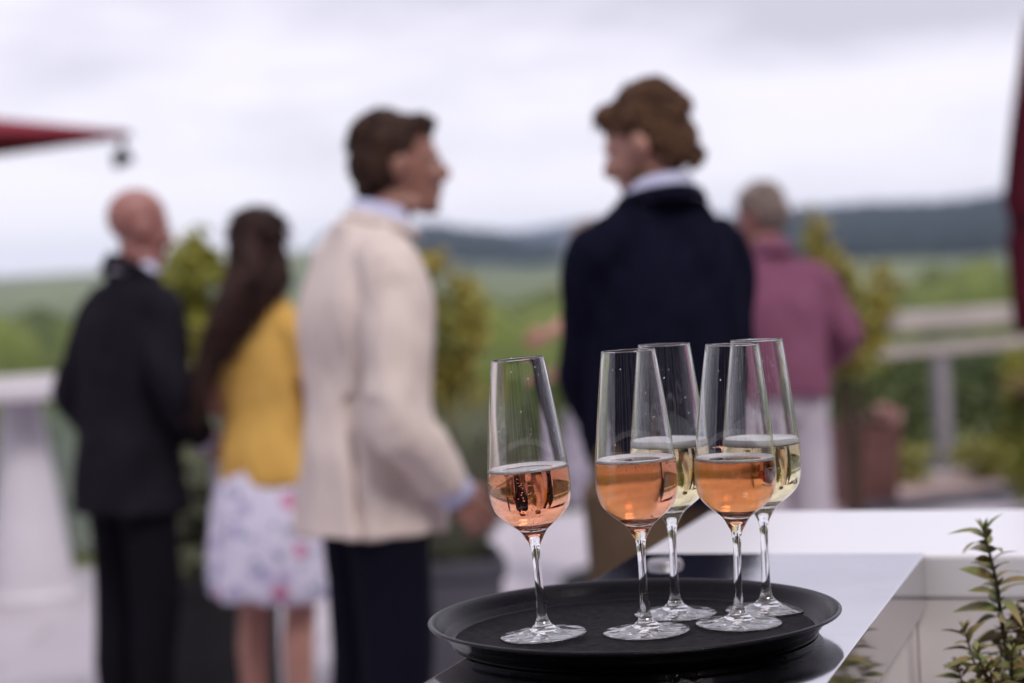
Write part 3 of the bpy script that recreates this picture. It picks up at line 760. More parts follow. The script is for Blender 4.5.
# bushes
c = at(200, 300, 8.8)
bush('potted_tree', 'small olive-green tree between the bald man and the woman in yellow', 'small tree', (c.x, c.y, 0),
     [((.0, 0, 1.38), (.18, .2, .24)), ((-.07, 0, 1.24), (.20, .2, .18)), ((.10, .05, 1.27), (.17, .2, .20)), ((.02, 0, 1.54), (.09, .1, .14))], 5200, .05, M['leaf_olive'], 0, 'small trees along the terrace', 1)
c = at(432, 320, 8.6)
bush('potted_tree', 'bushy tree turning golden in front of the man in the cream blazer', 'small tree', (c.x, c.y, 0),
     [((-.03, 0, 1.28), (.22, .2, .24)), ((.06, -.05, 1.15), (.20, .2, .22)), ((-.10, 0, 1.02), (.20, .2, .25)), ((.14, 0, 1.26), (.10, .1, .14)), ((.02, 0, .90), (.18, .2, .2))], 6400, .05, M['leaf_gold'], 0, 'small trees along the terrace', 2)
c = at(850, 300, 10.2)
bush('potted_tree', 'sparse yellow-green tree right of the man in the plum shirt', 'small tree', (c.x, c.y, 0),
     [((-.02, 0, 1.10), (.22, .2, .20)), ((-.18, 0, 1.46), (.09, .1, .20)), ((.10, 0, 1.20), (.16, .15, .16)), ((-.10, 0, 1.28), (.15, .15, .17)), ((-.02, .0, .92), (.20, .2, .14))], 3000, .055, M['leaf_gold'], 0, 'small trees along the terrace', 3)
# dark planters with plants, between the guests
c = at(218, 600, 6.95)
sp2 = square_pot('square_planter', 'black planter with grey-green shrub behind the bald man and the woman', (c.x, c.y, 0), .42, .42, M['dark_planter'], .1, taper=.95)
bm = bmesh.new(); rng = random.Random(8); cloud(bm, [((0, 0, .60), (.17, .16, .22)), ((-.03, 0, .76), (.11, .12, .14)), ((.06, 0, .50), (.19, .17, .14))], 3200, .06, rng); obj('foliage', bm, M['leaf_grey'], sp2)
bm = bmesh.new()
for i in range(6): tube(bm, [(rng.uniform(-.05, .05), rng.uniform(-.05, .05), .38), (rng.uniform(-.08, .08), rng.uniform(-.08, .08), .85)], [.01, .004], seg=6, per=2)
obj('stem', bm, M['bark'], sp2, True)
c = at(462, 600, 6.4)
sp3 = square_pot('square_planter', 'slate-grey planter with tall grey-green grass behind the blazer man\'s hand', (c.x - .06, c.y, 0), .36, .52, M['slate_planter'], .1, taper=.95)
bm = bmesh.new(); rng = random.Random(9)
for k in range(900):
    a = rng.random() * 6.283; r = rng.random() ** .5 * .12; p = Vector((r * math.cos(a), r * math.sin(a), .47))
    d = Vector((math.cos(a) * rng.uniform(.05, .5), math.sin(a) * rng.uniform(.05, .5), 1)); leaf_bm(bm, p, d, Vector((0, 0, 1)), rng.uniform(.3, .62), .014, rng.uniform(.0, .5))
obj('foliage', bm, M['leaf_grey'], sp3)

# unseen facade added behind the camera, for streaks reflected in glasses and steel
bd = thing('added_facade', 'unseen dark-glazed facade added behind the camera to be mirrored in the glasses', 'building', (0, -4.4, 0))
bm = bmesh.new(); box(bm, (0, -3.2, 3.6), (24, 6, 7.2)); obj('wall', bm, M['dark_planter'], bd)
dg = mat('dark_glazing', (.01, .01, .012), .05)
for i in range(9):
    bm = bmesh.new(); box(bm, (-7.0 + i * 1.75, -.17, 1.6), (1.35, .05, 2.9)); f = obj('window', bm, dg, bd)
    for sx_ in (-1, 1):
        bm = bmesh.new(); box(bm, (-7.0 + i * 1.75 + sx_ * .76, -.12, 1.6), (.15, .14, 2.9)); obj('frame', bm, M['rail_white'], f)
bm = bmesh.new(); box(bm, (8.5, 4.3, 3.2), (5, 9.0, 6.4)); obj('added_dark_wing', bm, M['dark_planter'], bd)  # unseen block added to darken what the glasses mirror from the right
for i in range(3):
    bm = bmesh.new(); box(bm, (5.98, 2.0 + i * 2.6, 1.7), (.05, 1.7, 2.6)); f = obj('window', bm, dg, bd)
    for sx_ in (-1, 1):
        bm = bmesh.new(); box(bm, (5.95, 2.0 + i * 2.6 + sx_ * .92, 1.7), (.10, .14, 2.6)); obj('frame', bm, M['rail_white'], f)
for i in range(6):
    a = lathe_parts([(0, 0), (.14, 0), (.14, .05), (.10, .09), (.095, 1.6), (.09, 3.1), (.13, 3.15), (.13, 3.25), (0, 3.25)], [], 32, 2)[0]; o = link('column', a, M['rail_white'], bd); o.location = (-6.1 + i * 2.45, 1.2, 0)  # pale columns added for white streaks in the glasses
bm = bmesh.new(); box(bm, (0, .6, 3.36), (16, 1.6, .18)); obj('canopy', bm, M['dark_planter'], bd)

# ================================================================== PEOPLE
def head_mesh(bm, T, female=False, k=1.0):
    t = bmesh.new()
    ellipsoid(t, (0, -.008, .148), (.075, .096, .090))
    loft(t, [(0, .070, -.002, .020, .016), (0, .055, .012, .036, .036), (0, .034, .040, .050, .058), (0, .020, .075, .060, .072), (0, .012, .115, .067, .083), (0, .008, .150, .066, .082)], seg=28, e=2.1)
    tube(t, [(0, .088, .128), (0, .100, .110), (0, .112, .090), (0, .100, .078)], [.007, .010, .013, .010], seg=10)
    for s in (-1, 1):
        ellipsoid(t, (s * .076, -.004, .108), (.010, .019, .031), Matrix.Rotation(R(-12), 3, 'X'), 2)
        ellipsoid(t, (s * .032, .078, .088), (.026, .018, .022), None, 2)
        tube(t, [(s * .012, .091, .132), (s * .034, .087, .136), (s * .054, .070, .130)], [.006, .008, .006], seg=8)
        ellipsoid(t, (s * .012, .106, .082), (.009, .009, .007), None, 2)
        ellipsoid(t, (s * .046, .02, .022), (.018, .034, .020), None, 2)
    tube(t, [(-.024, .084, .054), (0, .096, .055), (.024, .084, .054)], [.005, .008, .005], seg=8)
    tube(t, [(-.020, .082, .044), (0, .093, .043), (.020, .082, .044)], [.005, .008, .005], seg=8)
    ellipsoid(t, (0, .076, .014), (.022, .020, .018), None, 2)
    bmesh.ops.transform(t, matrix=T @ Matrix.Scale(k, 4), verts=t.verts)
    merge(bm, t)
def hand(bm, w, d, pn, sgn=1, curl=.45, k=1.0):
    """w wrist, d hand direction, pn palm normal, sgn side the thumb leaves on"""
    d = Vector(d).normalized(); pn = Vector(pn); pn = (pn - d * pn.dot(d)).normalized(); s = d.cross(pn) * sgn; w = Vector(w)
    P = lambda a, b, c: w + (d * a + s * b + pn * c) * k
    for i, (b0, b1) in enumerate(((.012, .031), (.005, .011), (-.005, -.010), (-.013, -.030))):
        tube(bm, [P(-.01, b0, 0), P(.045, (b0 + b1) / 2, 0), P(.088 - abs(i - 1.2) * .004, b1, 0)], [.015 * k, .0145 * k, .0115 * k], seg=10, per=2)
    for i, (b, L) in enumerate(((.031, .070), (.0105, .079), (-.0105, .073), (-.0305, .057))):
        a0 = .088 - abs(i - 1.2) * .004; c = curl * (1 + .15 * i); sp = (b * .12)
        p0 = P(a0, b, 0); p1 = P(a0 + L * .45 * math.cos(c * .6), b + sp, L * .45 * math.sin(c * .6))
        p2 = P(a0 + L * (.45 * math.cos(c * .6) + .30 * math.cos(c * 1.5)), b + sp * 1.6, L * (.45 * math.sin(c * .6) + .30 * math.sin(c * 1.5)))
        p3 = P(a0 + L * (.45 * math.cos(c * .6) + .30 * math.cos(c * 1.5) + .22 * math.cos(c * 2.3)), b + sp * 2, L * (.45 * math.sin(c * .6) + .30 * math.sin(c * 1.5) + .22 * math.sin(c * 2.3)))
        tube(bm, [p0, p1, p2, p3], [.0095 * k, .0088 * k, .0080 * k, .0068 * k], seg=9, per=3)
    tube(bm, [P(.012, .018, .004), P(.040, .046, .014), P(.066, .058, .022), P(.090, .060, .030)], [.014 * k, .0125 * k, .0105 * k, .008 * k], seg=9, per=3)

class Person:
    def __init__(s, label, px, py, depth, yaw, H, arms, skin, head=(0, 0, 0), hf=0, hz=0, sw=None, hk=1.0, female=False, group='guests on the terrace', lean=0, legs=.10, xy=None):
        c = at(px, py, depth); s.H = H; s.k = H / 1.80; k = s.k; s.f = female
        s.root = thing('person', label, 'person', (c.x, c.y, 0), R(yaw), group)
        s.M = Matrix.Translation((c.x, c.y, 0)) @ Matrix.Rotation(R(yaw), 4, 'Z'); s.inv = s.M.inverted()
        s.lean = lean; s.hf = hf
        sw = sw or (.152 if female else .172)
        s.sh = {q: Vector((q * sw * k, lean * .9, 1.395 * k)) for q in (-1, 1)}
        s.arm = {}
        for q in (-1, 1):
            e, w, hd, pn = arms[q]
            e = s.inv @ e if len(e) == 3 and isinstance(e, Vector) else Vector(e) * k
            w = s.inv @ w if isinstance(w, Vector) else Vector(w) * k
            s.arm[q] = (e, w, Vector(hd), Vector(pn))
        s.neck = Vector((0, lean, 1.50 * k)); s.piv = Vector((0, .015 + hf + lean * 1.2, H - .238 * hk + hz))
        hy, hp, hr = head
        s.HT = Matrix.Translation(s.piv) @ Matrix.Rotation(R(hy), 4, 'Z') @ Matrix.Rotation(R(hp), 4, 'X') @ Matrix.Rotation(R(hr), 4, 'Y') @ Matrix.Translation((0, -.012, 0)); s.hk = hk
        s.legs = legs
        bm = bmesh.new()
        rw = .90 if female else 1
        Ls = s.lean
        loft(bm, [(0, 0, .86 * k, .12 * k, .09 * k), (0, 0, .94 * k, .160 * k, .105 * k), (0, 0, 1.02 * k, .148 * k * rw, .098 * k), (0, Ls * .3, 1.12 * k, .128 * k * rw, .088 * k), (0, Ls * .6, 1.26 * k, .148 * k * rw, .100 * k), (0, Ls * .85, 1.38 * k, .150 * k * rw, .098 * k), (0, Ls, 1.43 * k, .125 * k, .075 * k), (0, Ls, 1.49 * k, .060 * k, .052 * k)])
        for q in (-1, 1):
            e, w, hd, pn = s.arm[q]; S = s.sh[q]
            tube(bm, [Vector((q * .08 * k, Ls, 1.40 * k)), S, S.lerp(e, .5), e, e.lerp(w, .35), w], [.05 * k, .050 * k, .043 * k, .036 * k, .037 * k, .026 * k], seg=14)
            hand(bm, w, hd, pn, q if not female else q, .5, k * (.9 if female else 1))
            tube(bm, [(q * .085 * k, 0, .90 * k), (q * (.09 + legs) / 2 * k + q * .0, .012, .70 * k), (q * legs * k, .006, .50 * k), (q * legs * k, -.015, .34 * k), (q * legs * k, -.012, .08 * k)], [.085 * k, .075 * k, .052 * k, .052 * k, .033 * k], seg=16)
            tube(bm, [(q * legs * k, -.045, .045), (q * legs * k, .05, .045), (q * (legs + .01) * k, .15 * k, .03)], [.035, .036, .026], seg=12)
        tube(bm, [s.neck + Vector((0, .014, -.04)), s.neck.lerp(s.piv, .5) + Vector((0, .004, 0)), s.HT @ Vector((0, .0, .07))], [.046 * k, .054 * k * (.85 if female else 1), .053 * k * (.85 if female else 1)], seg=18)
        head_mesh(bm, s.HT, female, hk)
        me = remesh(bm, .0062, 2, 'body'); s.body = link('body', me, skin, s.root)
        for q in (-1, 1):
            bm = bmesh.new(); ellipsoid(bm, s.HT @ (Vector((q * .031, .0795, .112)) * hk), (.0105,) * 3, None, 3)
            eo = obj('eye', bm, [M['eye'], M['iris']], s.root, True); cc = s.HT @ (Vector((q * .031, .0795, .112)) * hk); fw = (s.HT.to_3x3() @ Vector((0, 1, 0)))
            for f in eo.data.polygons:
                if (f.center - cc).normalized().dot(fw) > .80: f.material_index = 1
    def part(s, name, bm, m, voxel=.010, sm=3, amp=.0, fr=(8, 8, 4), lab=None, grooves=()):
        me = remesh(bm, voxel, sm, name)
        for (side, y0, z0, z1, w, dp) in grooves:
            for v in me.vertices:
                if side * v.co.x > .03 and z0 < v.co.z < z1 and abs(v.co.y - y0) < w: v.co.x -= side * dp * (1 - abs(v.co.y - y0) / w)
        if amp: wrinkle(me, amp, fr, random.random() * 9)
        o = link(name, me, m, s.root)
        if lab: o['label'] = lab
        return o
    def sleeves(s, bm, r, end=1.0, trim=.0, elbow_out=0, sh_cap=1.0):
        k = s.k
        for q in (-1, 1):
            e, w, hd, pn = s.arm[q]; S = s.sh[q]
            if end >= 1: pts = [Vector((q * .08 * k, s.lean, 1.40 * k)), S, S.lerp(e, .5), e, e.lerp(w, .5), e.lerp(w, 1 - trim)]; rr_ = [r[0], r[0] * .93, r[1], r[2], r[3], r[4]]
            else: pts = [Vector((q * .08 * k, s.lean, 1.40 * k)), S - Vector((0, 0, .008)), S.lerp(e, end * .5 + .1), S.lerp(e, end * 1.0 + .1)]; rr_ = [r[0], r[0], r[1], r[2]]
            tube(bm, pts, [x * k for x in rr_], seg=16, bulge=False)
    def torso(s, bm, hem, hemr, waist, chest, shd, top=1.50, hemz2=None, neckr=(.075, .065)):
        k = s.k; L = s.lean
        loft(bm, [(0, 0, hem * k, hemr[0] * k, hemr[1] * k), (0, 0, (hem * .6 + 1.1 * .4) * k, (hemr[0] * .55 + waist[0] * .45) * k, (hemr[1] * .55 + waist[1] * .45) * k), (0, L * .3, 1.12 * k, waist[0] * k, waist[1] * k), (0, L * .6, 1.27 * k, chest[0] * k, chest[1] * k), (0, L * .85, 1.365 * k, shd[0] * k, shd[1] * k), (0, L * .95, 1.425 * k, shd[0] * .84 * k, shd[1] * .84 * k), (0, L, 1.475 * k, .110 * k, .080 * k), (0, L, (top + .01) * k, neckr[0] * k, neckr[1] * k)], e=2.5)
    def trousers(s, m, r=(.098, .078, .070), top=1.03, hem=.06, name='trousers', hip=(.172, .118)):
        k = s.k; bm = bmesh.new()
        loft(bm, [(0, 0, .83 * k, .13 * k, .10 * k), (0, 0, .92 * k, hip[0] * k, hip[1] * k), (0, 0, top * k, .148 * k, .102 * k)])
        for q in (-1, 1):
            lx = s.legs * k * q
            tube(bm, [(q * .088 * k, 0, .90 * k), (q * (.088 + s.legs) / 2 * k, .01, .70 * k), (lx, .008, .48 * k), (lx, -.012, .30 * k), (lx, -.008, hem * k)], [x * k for x in (r[0], (r[0] + r[1]) / 2, r[1], r[2] * 1.02, r[2])], seg=20, bulge=False)
        return s.part(name, bm, m, .0105, 3, .006, (9, 9, 5))
    def shoes(s, m):
        for q in (-1, 1):
            bm = bmesh.new(); lx = s.legs * s.k * q
            tube(bm, [(lx, -.055, .05), (lx, .03, .055), (lx + q * .008, .12 * s.k, .040), (lx + q * .01, .20 * s.k, .030)], [.040, .044, .042, .026], seg=14)
            box(bm, (lx + q * .004, .075, .010), (.085, .29 * s.k, .020), bev=.006)
            s.part('shoe', bm, m, .006, 2)
    def collar(s, m, r=.064, h=.055, z=None, name='collar', tilt=.25):
        k = s.k; bm = bmesh.new(); c = s.neck + Vector((0, s.hf * .45, .0)); seg = 40; rings = []
        for (dr, dz) in ((.014, -.012), (.006, .012), (0, h), (.004, h + .003), (.010, h - .002), (.018, .008), (.030, -.016)):
            rings.append([bm.verts.new((c.x + (r + dr) * k * math.cos(a), c.y + (r + dr) * k * math.sin(a) * .98 + .004, c.z + (dz - tilt * .10 * math.sin(a)) * k)) for a in [2 * math.pi * j / seg for j in range(seg)]])
        for a_, b_ in zip(rings, rings[1:]):
            for j in range(seg): bm.faces.new((a_[j], a_[(j + 1) % seg], b_[(j + 1) % seg], b_[j]))
        for j in range(seg): bm.faces.new((rings[-1][j], rings[-1][(j + 1) % seg], rings[0][(j + 1) % seg], rings[0][j]))
        bmesh.ops.recalc_face_normals(bm, faces=bm.faces)
        return obj(name, bm, m, s.root, True)
    def hair(s, blobs, m, amp=.006, vox=.007, name='hair', tubes=(), fr=45, locks=500, ll=.032, down=0):
        bm = bmesh.new()
        for c, r in blobs: ellipsoid(bm, c, r, None, 3)
        for pts, rads in tubes: tube(bm, pts, rads, seg=14)
        bmesh.ops.transform(bm, matrix=s.HT @ Matrix.Scale(s.hk, 4), verts=bm.verts)
        me = remesh(bm, vox, 2, name); wrinkle(me, amp, (fr, fr, fr * .5), 3)
        lb = bmesh.new(); lb.from_mesh(me); me.update(); vs_ = [(v.co.copy(), v.normal.copy()) for v in me.vertices]; rg = random.Random(17)
        top = s.HT @ Vector((0, .01, .235 * s.hk))
        for _ in range(locks):
            c, n = vs_[rg.randrange(len(vs_))]
            f = (c - top); f = f - n * f.dot(n); f = f.normalized() if f.length > 1e-4 else Vector((0, 1, 0)); f = (f + Vector((0, 0, -down)) + Vector((rg.gauss(0, .3), rg.gauss(0, .3), rg.gauss(0, .3)))); f = (f - n * f.dot(n)).normalized()
            l = ll * rg.uniform(.6, 1.3); w = rg.uniform(.0018, .0042); side_ = n.cross(f) * rg.uniform(-.25, .25)
            tube(lb, [c - n * .004, c + f * l * .35 + n * .001 + side_ * l * .3, c + f * l * .7 + n * .0005 + side_ * l * .7, c + f * l + n * rg.uniform(-.012, .003) + side_ * l], [w, w * 1.2, w, w * .25], seg=6, per=2, bulge=False)
        lb.to_mesh(me); lb.free()
        return link(name, me, m, s.root)
    def cuffs(s, m, q, r=.036, L=.05, back=.02):
        e, w, hd, pn = s.arm[q]; d = (w - e).normalized(); bm = bmesh.new()
        tube(bm, [w - d * (back + .0), w - d * back + d * L * .5, w - d * back + d * L], [r, r * 1.02, r], seg=18, per=2, bulge=False); return obj('shirt_cuff', bm, m, s.root, True)

DN = (0, 0.05, -1)
short = [((0, -.022, .165), (.083, .094, .080)), ((0, -.045, .125), (.080, .070, .080)), ((0, .045, .205), (.060, .040, .026))]

# --- P1 bald man in charcoal suit
p1 = Person('bald man in a charcoal suit at the left, seen from behind, facing away', 124, 400, 6.1, -46, 1.74,
    {-1: ((-.27, -.02, 1.15), (-.24, .10, .90), (.05, .15, -1), (1, 0, 0)), 1: ((.27, .00, 1.16), (.17, .17, .98), (-.1, .7, -.45), (-1, 0, 0))},
    M['skin_red'], head=(-18, -10, 0), hk=.98, lean=.05, hz=-.02)
bm = bmesh.new(); p1.torso(bm, .765, (.205, .155), (.182, .135), (.192, .140), (.190, .125)); p1.sleeves(bm, (.076, .070, .062, .056, .050), trim=.04); p1.part('suit_jacket', bm, M['charcoal'], .0105, 2, .014, (10, 10, 6))
p1.trousers(M['black_wool']); p1.shoes(M['leather']); p1.collar(M['shirt'], r=.060, h=.040, tilt=-.25); p1.collar(M['charcoal'], r=.074, h=.026, name='jacket_collar', tilt=.5)
p1.cuffs(M['shirt'], 1); p1.cuffs(M['shirt'], -1)
w = p1.M @ (p1.arm[1][1] + Vector((-.02, .085, -.06)))
bm = bmesh.new()
for i in range(3):
    box(bm, (.004 * i, .01, -.06 + .006 * i), (.012, .12, .19), bev=.003)
nap = obj('folded_napkin', bm, M['paper']); nap.location = w; nap.rotation_euler = (.1, .1, R(-42)); tag(nap, "folded white napkin held in the bald man's right hand", 'napkin')

# --- P2 woman in yellow
p2 = Person('woman with long dark hair in a mustard top and white floral skirt, seen from behind', 265, 400, 5.95, -32, 1.635,
    {-1: ((-.215, .00, 1.17), (-.165, .17, 1.05), (.5, .8, .1), (0, .3, 1)), 1: ((.215, .01, 1.16), (.15, .17, 1.04), (-.5, .8, .1), (0, .3, 1))},
    M['skin'], head=(30, -4, 0), hk=.92, female=True, legs=.095)
k = p2.k
bm = bmesh.new(); p2.torso(bm, .90, (.172, .135), (.140, .112), (.150, .118), (.150, .105)); p2.sleeves(bm, (.066, .062, .058), end=.55); p2.part('blouse', bm, M['yellow'], .0095, 2, .013, (9, 9, 5))
bm = bmesh.new(); loft(bm, [(0, 0, .53 * k, .215 * k, .180 * k), (0, 0, .58 * k, .228 * k, .192 * k), (0, 0, .72 * k, .220 * k, .178 * k), (0, 0, .88 * k, .188 * k, .140 * k), (0, 0, .98 * k, .142 * k, .110 * k)], e=2.1); p2.part('skirt', bm, M['floral'], .0105, 2, .016, (13, 13, 3))
p2.shoes(M['leather'])
p2.hair([((0, -.026, .158), (.082, .098, .088)), ((0, -.055, .09), (.078, .068, .10)), ((0, .030, .200), (.066, .055, .032))], M['hair_black'], .004, .008,
    tubes=[([(-.01, -.065, .12), (-.03, -.10, .0), (-.085, -.12, -.11), (-.14, -.11, -.21), (-.18, -.10, -.31), (-.20, -.09, -.39)], [.070, .072, .058, .042, .030, .016]),
           ([(.05, -.05, .10), (.05, -.085, .0), (-.01, -.11, -.08), (-.09, -.12, -.20)], [.040, .042, .032, .020])], fr=30, locks=800, ll=.07, down=4)
p2.collar(M['hair_black'], r=.060, h=.012, name='necklace')

# --- P3 man in cream blazer
D3 = 4.83
p3 = Person('dark-haired man in a cream blazer seen from the side, facing right', 365, 400, D3, -66, 1.85,
    {1: (at(398, 420, D3 - .24), at(452, 488, D3 - .14), (.15, .6, -.75), (-1, 0, 0)), -1: ((-.25, .00, 1.15), (-.25, .05, .90), (0, .1, -1), (1, 0, 0))},
    M['skin_tan'], head=(-16, 0, 0), hk=1.05, lean=.015, hf=.095, hz=-.035)
bm = bmesh.new(); p3.torso(bm, .785, (.200, .168), (.166, .134), (.188, .146), (.192, .128)); p3.sleeves(bm, (.080, .078, .070, .062, .054), trim=.06); p3.part('blazer', bm, M['cream'], .009, 1, .017, (11, 11, 4.5), grooves=((1, -.085, .70, 1.14, .016, .035), (-1, -.085, .70, 1.14, .016, .035)))
p3.trousers(M['navy_wool'], r=(.100, .085, .075), hip=(.165, .118)); p3.shoes(M['leather']); p3.collar(M['shirt_blue'], r=.058, h=.046, tilt=.15); p3.collar(M['cream'], r=.070, h=.012, name='jacket_collar')
p3.cuffs(M['shirt_blue'], 1, r=.044, L=.075, back=.045); p3.cuffs(M['shirt_blue'], -1)
p3.hair(short + [((0, .050, .213), (.052, .034, .020)), ((0, -.065, .085), (.06, .040, .05))], M['hair_dark'], .004)

# --- P4 man in navy sweater
D4 = 4.35
p4 = Person('man with wavy brown hair in a navy sweater seen from behind, looking left', 667, 400, D4, 30, 1.87,
    {-1: (at(584, 372, D4 + .05), at(612, 462, D4 + .16), (.5, .6, -.4), (0, 0, -1)), 1: ((.215, .06, 1.13), (.13, .25, 1.02), (-.4, .8, -.1), (0, 0, -1))},
    M['skin'], head=(40, -20, 0), hk=.95, hf=-.028, hz=-.072, sw=.146)
bm = bmesh.new(); p4.torso(bm, .86, (.168, .134), (.163, .132), (.174, .136), (.158, .118)); p4.sleeves(bm, (.070, .064, .060, .054, .046), trim=.02); p4.part('sweater', bm, M['navy_knit'], .010, 2, .020, (10, 10, 5))
p4.trousers(M['khaki'], r=(.108, .085, .075)); p4.shoes(M['leather']); p4.collar(M['shirt_blue'], r=.059, h=.034, tilt=.15); p4.collar(M['navy_knit'], r=.072, h=.010, name='sweater_neckline', tilt=.15)
p4.hair([((0, -.022, .166), (.084, .096, .084)), ((0, -.050, .118), (.078, .062, .078)), ((0, .036, .206), (.060, .044, .026)), ((0, -.078, .065), (.052, .030, .036)), ((0, -.03, .225), (.05, .06, .026)), ((-.02, -.085, .16), (.05, .03, .05))], M['hair_brown'], .006, .0065, fr=26, locks=900, ll=.034)
bm = bmesh.new(); ellipsoid(bm, (0, .060, .020), (.046, .042, .030)); ellipsoid(bm, (-.05, .03, .04), (.016, .035, .035)); ellipsoid(bm, (.05, .03, .04), (.016, .035, .035))
bmesh.ops.transform(bm, matrix=p4.HT @ Matrix.Scale(p4.hk, 4), verts=bm.verts); me = remesh(bm, .006, 1, 'beard'); wrinkle(me, .003, (60, 60, 60)); link('beard', me, M['hair_brown'], p4.root)

# --- P5 man in plum shirt
p5 = Person('grey-haired man in a plum shirt and pale trousers beyond the navy sweater', 783, 380, 7.7, 12, 1.70,
    {-1: ((-.27, .02, 1.15), (-.16, .20, 1.04), (.4, .8, 0), (0, 0, -1)), 1: ((.285, .0, 1.16), (.22, .18, 1.02), (-.3, .8, -.1), (0, 0, -1))},
    M['skin_red'], head=(42, -22, 0), hk=1.0, lean=.06)
bm = bmesh.new(); p5.torso(bm, .925, (.195, .150), (.190, .150), (.200, .150), (.190, .130)); p5.sleeves(bm, (.078, .076, .072, .064, .052), trim=.05); p5.part('shirt', bm, M['plum'], .0115, 2, .016, (9, 9, 5))
p5.trousers(M['pale_trousers'], r=(.104, .088, .082)); p5.shoes(M['leather']); p5.collar(M['plum'], r=.066, h=.045)
p5.hair([((0, -.020, .165), (.085, .094, .078)), ((0, -.045, .12), (.082, .068, .080))], M['hair_grey'], .006)

# --- P6 woman behind the navy man
p6 = Person('grey-haired woman in a grey top and spotted skirt, mostly hidden behind the navy sweater', 598, 400, 8.7, 88, 1.60,
    {-1: (at(588, 304, 8.5), at(549, 334, 8.3), (0, .9, -.35), (1, 0, 0)), 1: ((.22, .04, 1.13), (.14, .22, 1.05), (-.4, .8, .0), (0, 0, -1))},
    M['skin'], head=(5, -5, 0), hk=.92, female=True)
k = p6.k
bm = bmesh.new(); p6.torso(bm, .90, (.18, .145), (.155, .130), (.162, .135), (.155, .110)); p6.sleeves(bm, (.066, .062, .056), end=.6); p6.part('top', bm, M['grey_shirt'], .0105, 3, .006)
bm = bmesh.new(); loft(bm, [(0, 0, .44 * k, .22 * k, .235 * k), (0, 0, .60 * k, .22 * k, .225 * k), (0, 0, .85 * k, .19 * k, .165 * k), (0, 0, .97 * k, .15 * k, .12 * k)], e=2.1); p6.part('skirt', bm, M['check'], .011, 2, .014, (13, 13, 3))
bm = bmesh.new()
for q in (-1, 1): tube(bm, [(q * .1 * k, .006, .50 * k), (q * .1 * k, -.015, .34 * k), (q * .1 * k, -.012, .06 * k)], [.064 * k, .062 * k, .05 * k], seg=16)
p6.part('leggings', bm, M['black_wool'], .009, 2)
p6.shoes(M['leather']); p6.hair([((0, -.022, .165), (.088, .096, .082)), ((0, -.05, .11), (.086, .070, .095))], M['hair_grey'], .006)

# ================================================================== SKY & SUN
world = bpy.data.worlds.new('World'); scn.world = world; world.use_nodes = True; nt = world.node_tree
for n in list(nt.nodes): nt.nodes.remove(n)
SUN_EL, SUN_AZ = 50, 152          # azimuth: degrees to the right of +Y
out = nt.nodes.new('ShaderNodeOutputWorld')
sky = nt.nodes.new('ShaderNodeTexSky'); sky.sky_type = 'NISHITA'; sky.sun_disc = False; sky.sun_elevation = R(SUN_EL); sky.sun_rotation = R(SUN_AZ)
bgs = nt.nodes.new('ShaderNodeBackground'); bgs.inputs['Strength'].default_value = .09; nt.links.new(sky.outputs[0], bgs.inputs[0])
tcn = nt.nodes.new('ShaderNodeTexCoord'); sx = nt.nodes.new('ShaderNodeSeparateXYZ'); nt.links.new(tcn.outputs['Generated'], sx.inputs[0])
mp = nt.nodes.new('ShaderNodeMapping'); mp.inputs['Scale'].default_value = (1.0, 1.0, 3.6); mp.inputs['Location'].default_value = (.3, .2, .55); nt.links.new(tcn.outputs['Generated'], mp.inputs[0])
ns = nt.nodes.new('ShaderNodeTexNoise'); ns.inputs['Scale'].default_value = 3.8; ns.inputs['Detail'].default_value = 6; ns.inputs['Roughness'].default_value = .55; nt.links.new(mp.outputs[0], ns.inputs['Vector'])
rp = nt.nodes.new('ShaderNodeValToRGB'); e = rp.color_ramp.elements
e[0].position = .38; e[0].color = (.50, .475, .56, 1); e[1].position = .62; e[1].color = (.78, .745, .835, 1)
nt.links.new(ns.outputs['Fac'], rp.inputs[0])
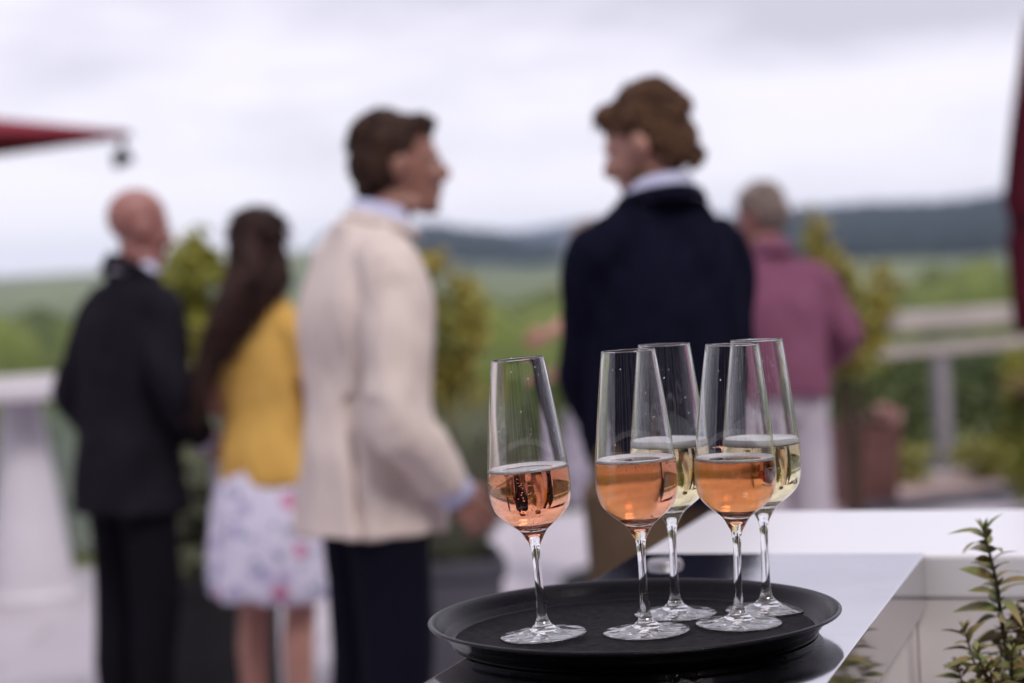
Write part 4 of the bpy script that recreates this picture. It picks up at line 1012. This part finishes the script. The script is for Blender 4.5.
# whiter towards the horizon
hr = nt.nodes.new('ShaderNodeMapRange'); hr.interpolation_type = 'SMOOTHSTEP'; hr.inputs['From Min'].default_value = .0; hr.inputs['From Max'].default_value = .10; hr.inputs['To Min'].default_value = .75; hr.inputs['To Max'].default_value = .0
nt.links.new(sx.outputs['Z'], hr.inputs['Value'])
mh = nt.nodes.new('ShaderNodeMix'); mh.data_type = 'RGBA'; mh.inputs['B'].default_value = (.87, .83, .89, 1)
nt.links.new(hr.outputs[0], mh.inputs['Factor']); nt.links.new(rp.outputs[0], mh.inputs['A'])
bgc = nt.nodes.new('ShaderNodeBackground'); bgc.inputs['Strength'].default_value = 1.0; nt.links.new(mh.outputs['Result'], bgc.inputs[0])
ms = nt.nodes.new('ShaderNodeMixShader'); ms.inputs[0].default_value = .93; nt.links.new(bgs.outputs[0], ms.inputs[1]); nt.links.new(bgc.outputs[0], ms.inputs[2]); nt.links.new(ms.outputs[0], out.inputs[0])
sun = bpy.data.lights.new('sun', 'SUN'); sun.energy = 1.5; sun.angle = R(18); sun.color = (1, .95, .90)
so = bpy.data.objects.new('sun', sun); COL.objects.link(so)
sd = Vector((math.sin(R(SUN_AZ)) * math.cos(R(SUN_EL)), math.cos(R(SUN_AZ)) * math.cos(R(SUN_EL)), math.sin(R(SUN_EL))))
so.rotation_euler = sd.to_track_quat('Z', 'Y').to_euler()

# ================================================================== RENDER
cy = scn.cycles
scn.render.engine = 'CYCLES'
cy.use_denoising = True
try: cy.denoiser = 'OPENIMAGEDENOISE'; cy.denoising_input_passes = 'RGB_ALBEDO_NORMAL'
except Exception: pass
cy.max_bounces = 18; cy.transmission_bounces = 18; cy.glossy_bounces = 6; cy.diffuse_bounces = 3; cy.transparent_max_bounces = 16; cy.volume_bounces = 2
cy.sample_clamp_indirect = 8; cy.caustics_reflective = False; cy.caustics_refractive = True; cy.blur_glossy = .3
vs = scn.view_settings; vs.view_transform = 'Standard'; vs.look = 'None'; vs.exposure = 0.50; vs.gamma = 1; vs.use_curve_mapping = False
